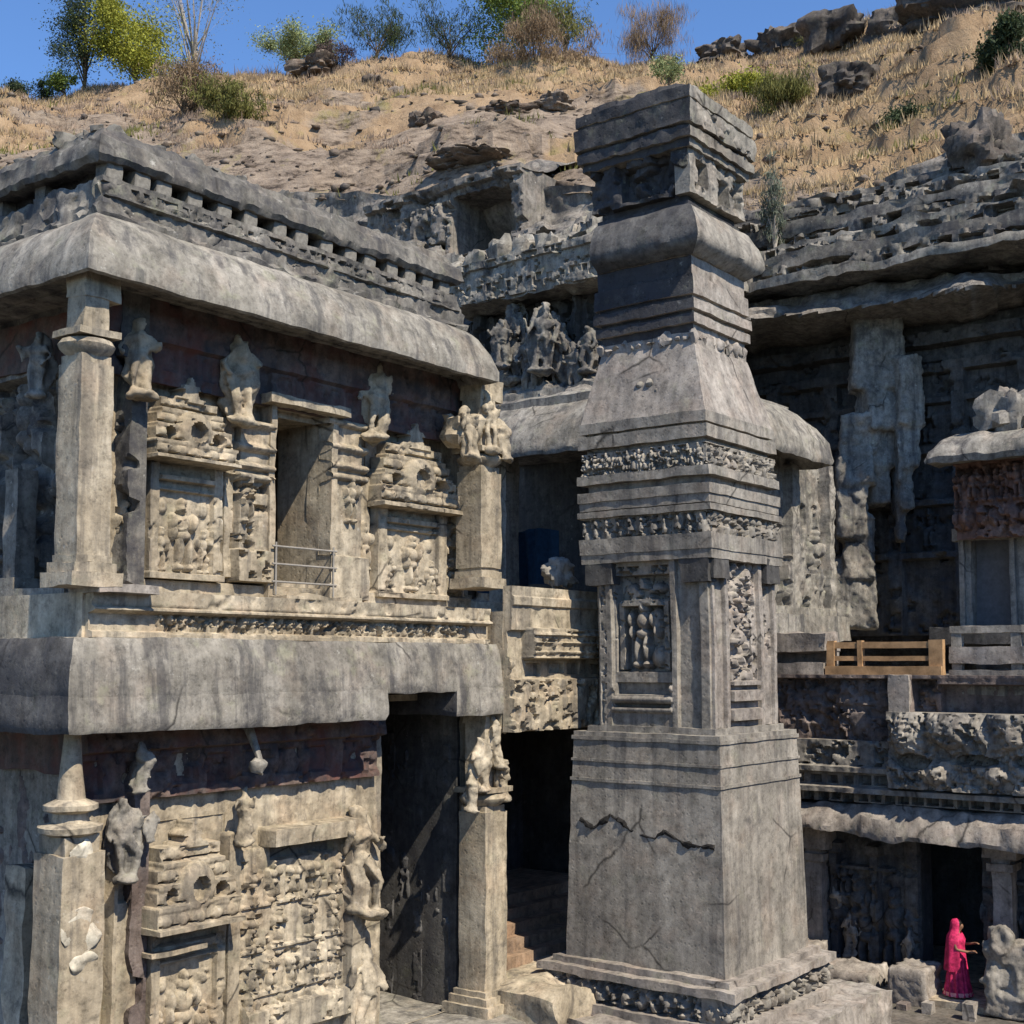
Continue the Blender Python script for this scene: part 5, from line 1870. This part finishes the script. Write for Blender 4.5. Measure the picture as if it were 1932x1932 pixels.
shrub('bush', 'small pale grey-green bush just above the pillar top', 1270, 172, 50, 60, 'pale_green', 400, .14, low=0, seed=16)
shrub('bush', 'wide yellow-green bush on the slope to the right of the pillar top', 1400, 215, 140, 65, 'yellow_green', 2200, .17, low=0, seed=17)
shrub('bush', 'olive grass-like bush right of the wide yellow-green bush', 1490, 215, 80, 60, 'olive', 900, .16, BARK, .3, .6, 0, seed=18)
shrub('bush', 'small dark bush alone in the dry grass on the right slope', 1718, 265, 62, 55, 'dark_green', 800, .13, low=0, seed=19)
shrub('bush', 'dark green bush cut by the right edge of the photo', 1928, 150, 80, 100, 'dark_green', 1400, .17, low=0, seed=20)
shrub('bush', 'small green tuft on the ridge between two dark outcrops', 1545, 58, 60, 36, 'olive', 500, .15, BARK, .3, .4, 0, seed=21)
shrub('bush', 'thin grey-green weed growing on the cliff edge beside the pillar cushion', 1462, 480, 40, 130, 'grey_green', 260, .12, BARKP, .9, .5, .2, seed=22, base=atd(1462, 475, 45))

# ------------------------------------------------------------------ dry grass
def grass(name, n, mat, hmin, hmax, seed, filt, label):
    r = np.random.default_rng(seed)
    px = r.uniform(-250, 2250, n * 4)
    t = r.uniform(0.0, 1, n * 4) ** .8
    P = hill_point(px, t)
    keep = filt(P, px, t, r)
    P = P[keep][:n]
    k = len(P)
    nb = 7
    B = np.repeat(P, nb, 0) + r.normal(0, .16, (k * nb, 3)) * np.array([1, 1, 0])
    hgt = r.uniform(hmin, hmax, k * nb)
    ln = r.normal(0, .35, (k * nb, 2))
    tip = B + np.stack([ln[:, 0] * hgt, ln[:, 1] * hgt, hgt], -1)
    a = r.uniform(0, np.pi, k * nb)
    wv = np.stack([np.cos(a), np.sin(a), 0 * a], -1) * r.uniform(.02, .05, k * nb)[:, None]
    B[:, 2] -= .06
    V = np.stack([B - wv, B + wv, tip], 1).reshape(-1, 3)
    o = MB().raw(V, None, np.arange(k * nb * 3).reshape(-1, 3)).build(name, mat, smooth=False)
    o['kind'] = 'stuff'
    o['label'] = label
    return o


def rubble(name, n, mat, seed, label):
    r = np.random.default_rng(seed)
    px = r.uniform(-250, 2250, n)
    t = r.uniform(0, 1, n) ** 1.4
    P = hill_point(px, t)
    s_ = r.gamma(1.3, .07, n) + .04
    u = np.array([[1, 0, 0], [0, 1, 0], [-1, 0, 0], [0, -1, 0], [0, 0, 1], [0, 0, -1]], float)
    f = np.array([[0, 1, 4], [1, 2, 4], [2, 3, 4], [3, 0, 4], [1, 0, 5], [2, 1, 5], [3, 2, 5], [0, 3, 5]])
    V = P[:, None] + (u[None] * r.uniform(.6, 1.4, (n, 6, 3)) + r.normal(0, .15, (n, 6, 3))) * (s_[:, None, None] * np.array([1.2, 1.2, .7]))
    T = (np.arange(n)[:, None, None] * 6 + f[None]).reshape(-1, 3)
    o = MB().raw(V.reshape(-1, 3), None, T).build(name, mat, smooth=False)
    o['kind'] = 'stuff'
    o['label'] = label


rubble('rubble', 2600, ROCKB, 5, 'brown stones strewn over the hillside')
rubble('dark_rubble', 700, ROCKD, 6, 'dark stones strewn over the hillside')
gl = plain('dry_grass_blade', (.40, .305, .18), .8, .45, .35, 0, .25)
gg = plain('pinkish_grass_blade', (.29, .22, .165), .8, .4, .4, 0, .25)
grass('dry_grass', 21000, gl, .15, .5, 1, lambda P, px, t, r: (fbm(P * .11, 3, 8) + (px > 1300) * .7 + (t > .6) * .25 + r.normal(0, .12, len(t)) - 1.1 * rocky(P, px, t)) > .1, 'dry straw-coloured grass over the hillside')
grass('reddish_grass', 9000, gg, .15, .45, 2, lambda P, px, t, r: (fbm(P * .13, 3, 18) + (px > 1350) * .4 + r.normal(0, .15, len(t)) - 1.1 * rocky(P, px, t)) > .15, 'short reddish dry grass over the hillside')
grass('green_grass', 2200, LEAF['olive'], .15, .5, 3, lambda P, px, t, r: fbm(P * .2, 3, 28) > .55, 'patches of olive green weeds over the hillside')
grass('scrub', 2600, LEAF['dry_brown'], .3, 1.1, 4, lambda P, px, t, r: (t > .93) & (fbm(P * .15, 3, 38) > -.05), 'low dry scrub along the crest of the hill')
grass('green_scrub', 1500, LEAF['olive'], .3, .9, 5, lambda P, px, t, r: (t > .94) & (fbm(P * .15, 3, 48) > .1), 'low green scrub along the crest of the hill')
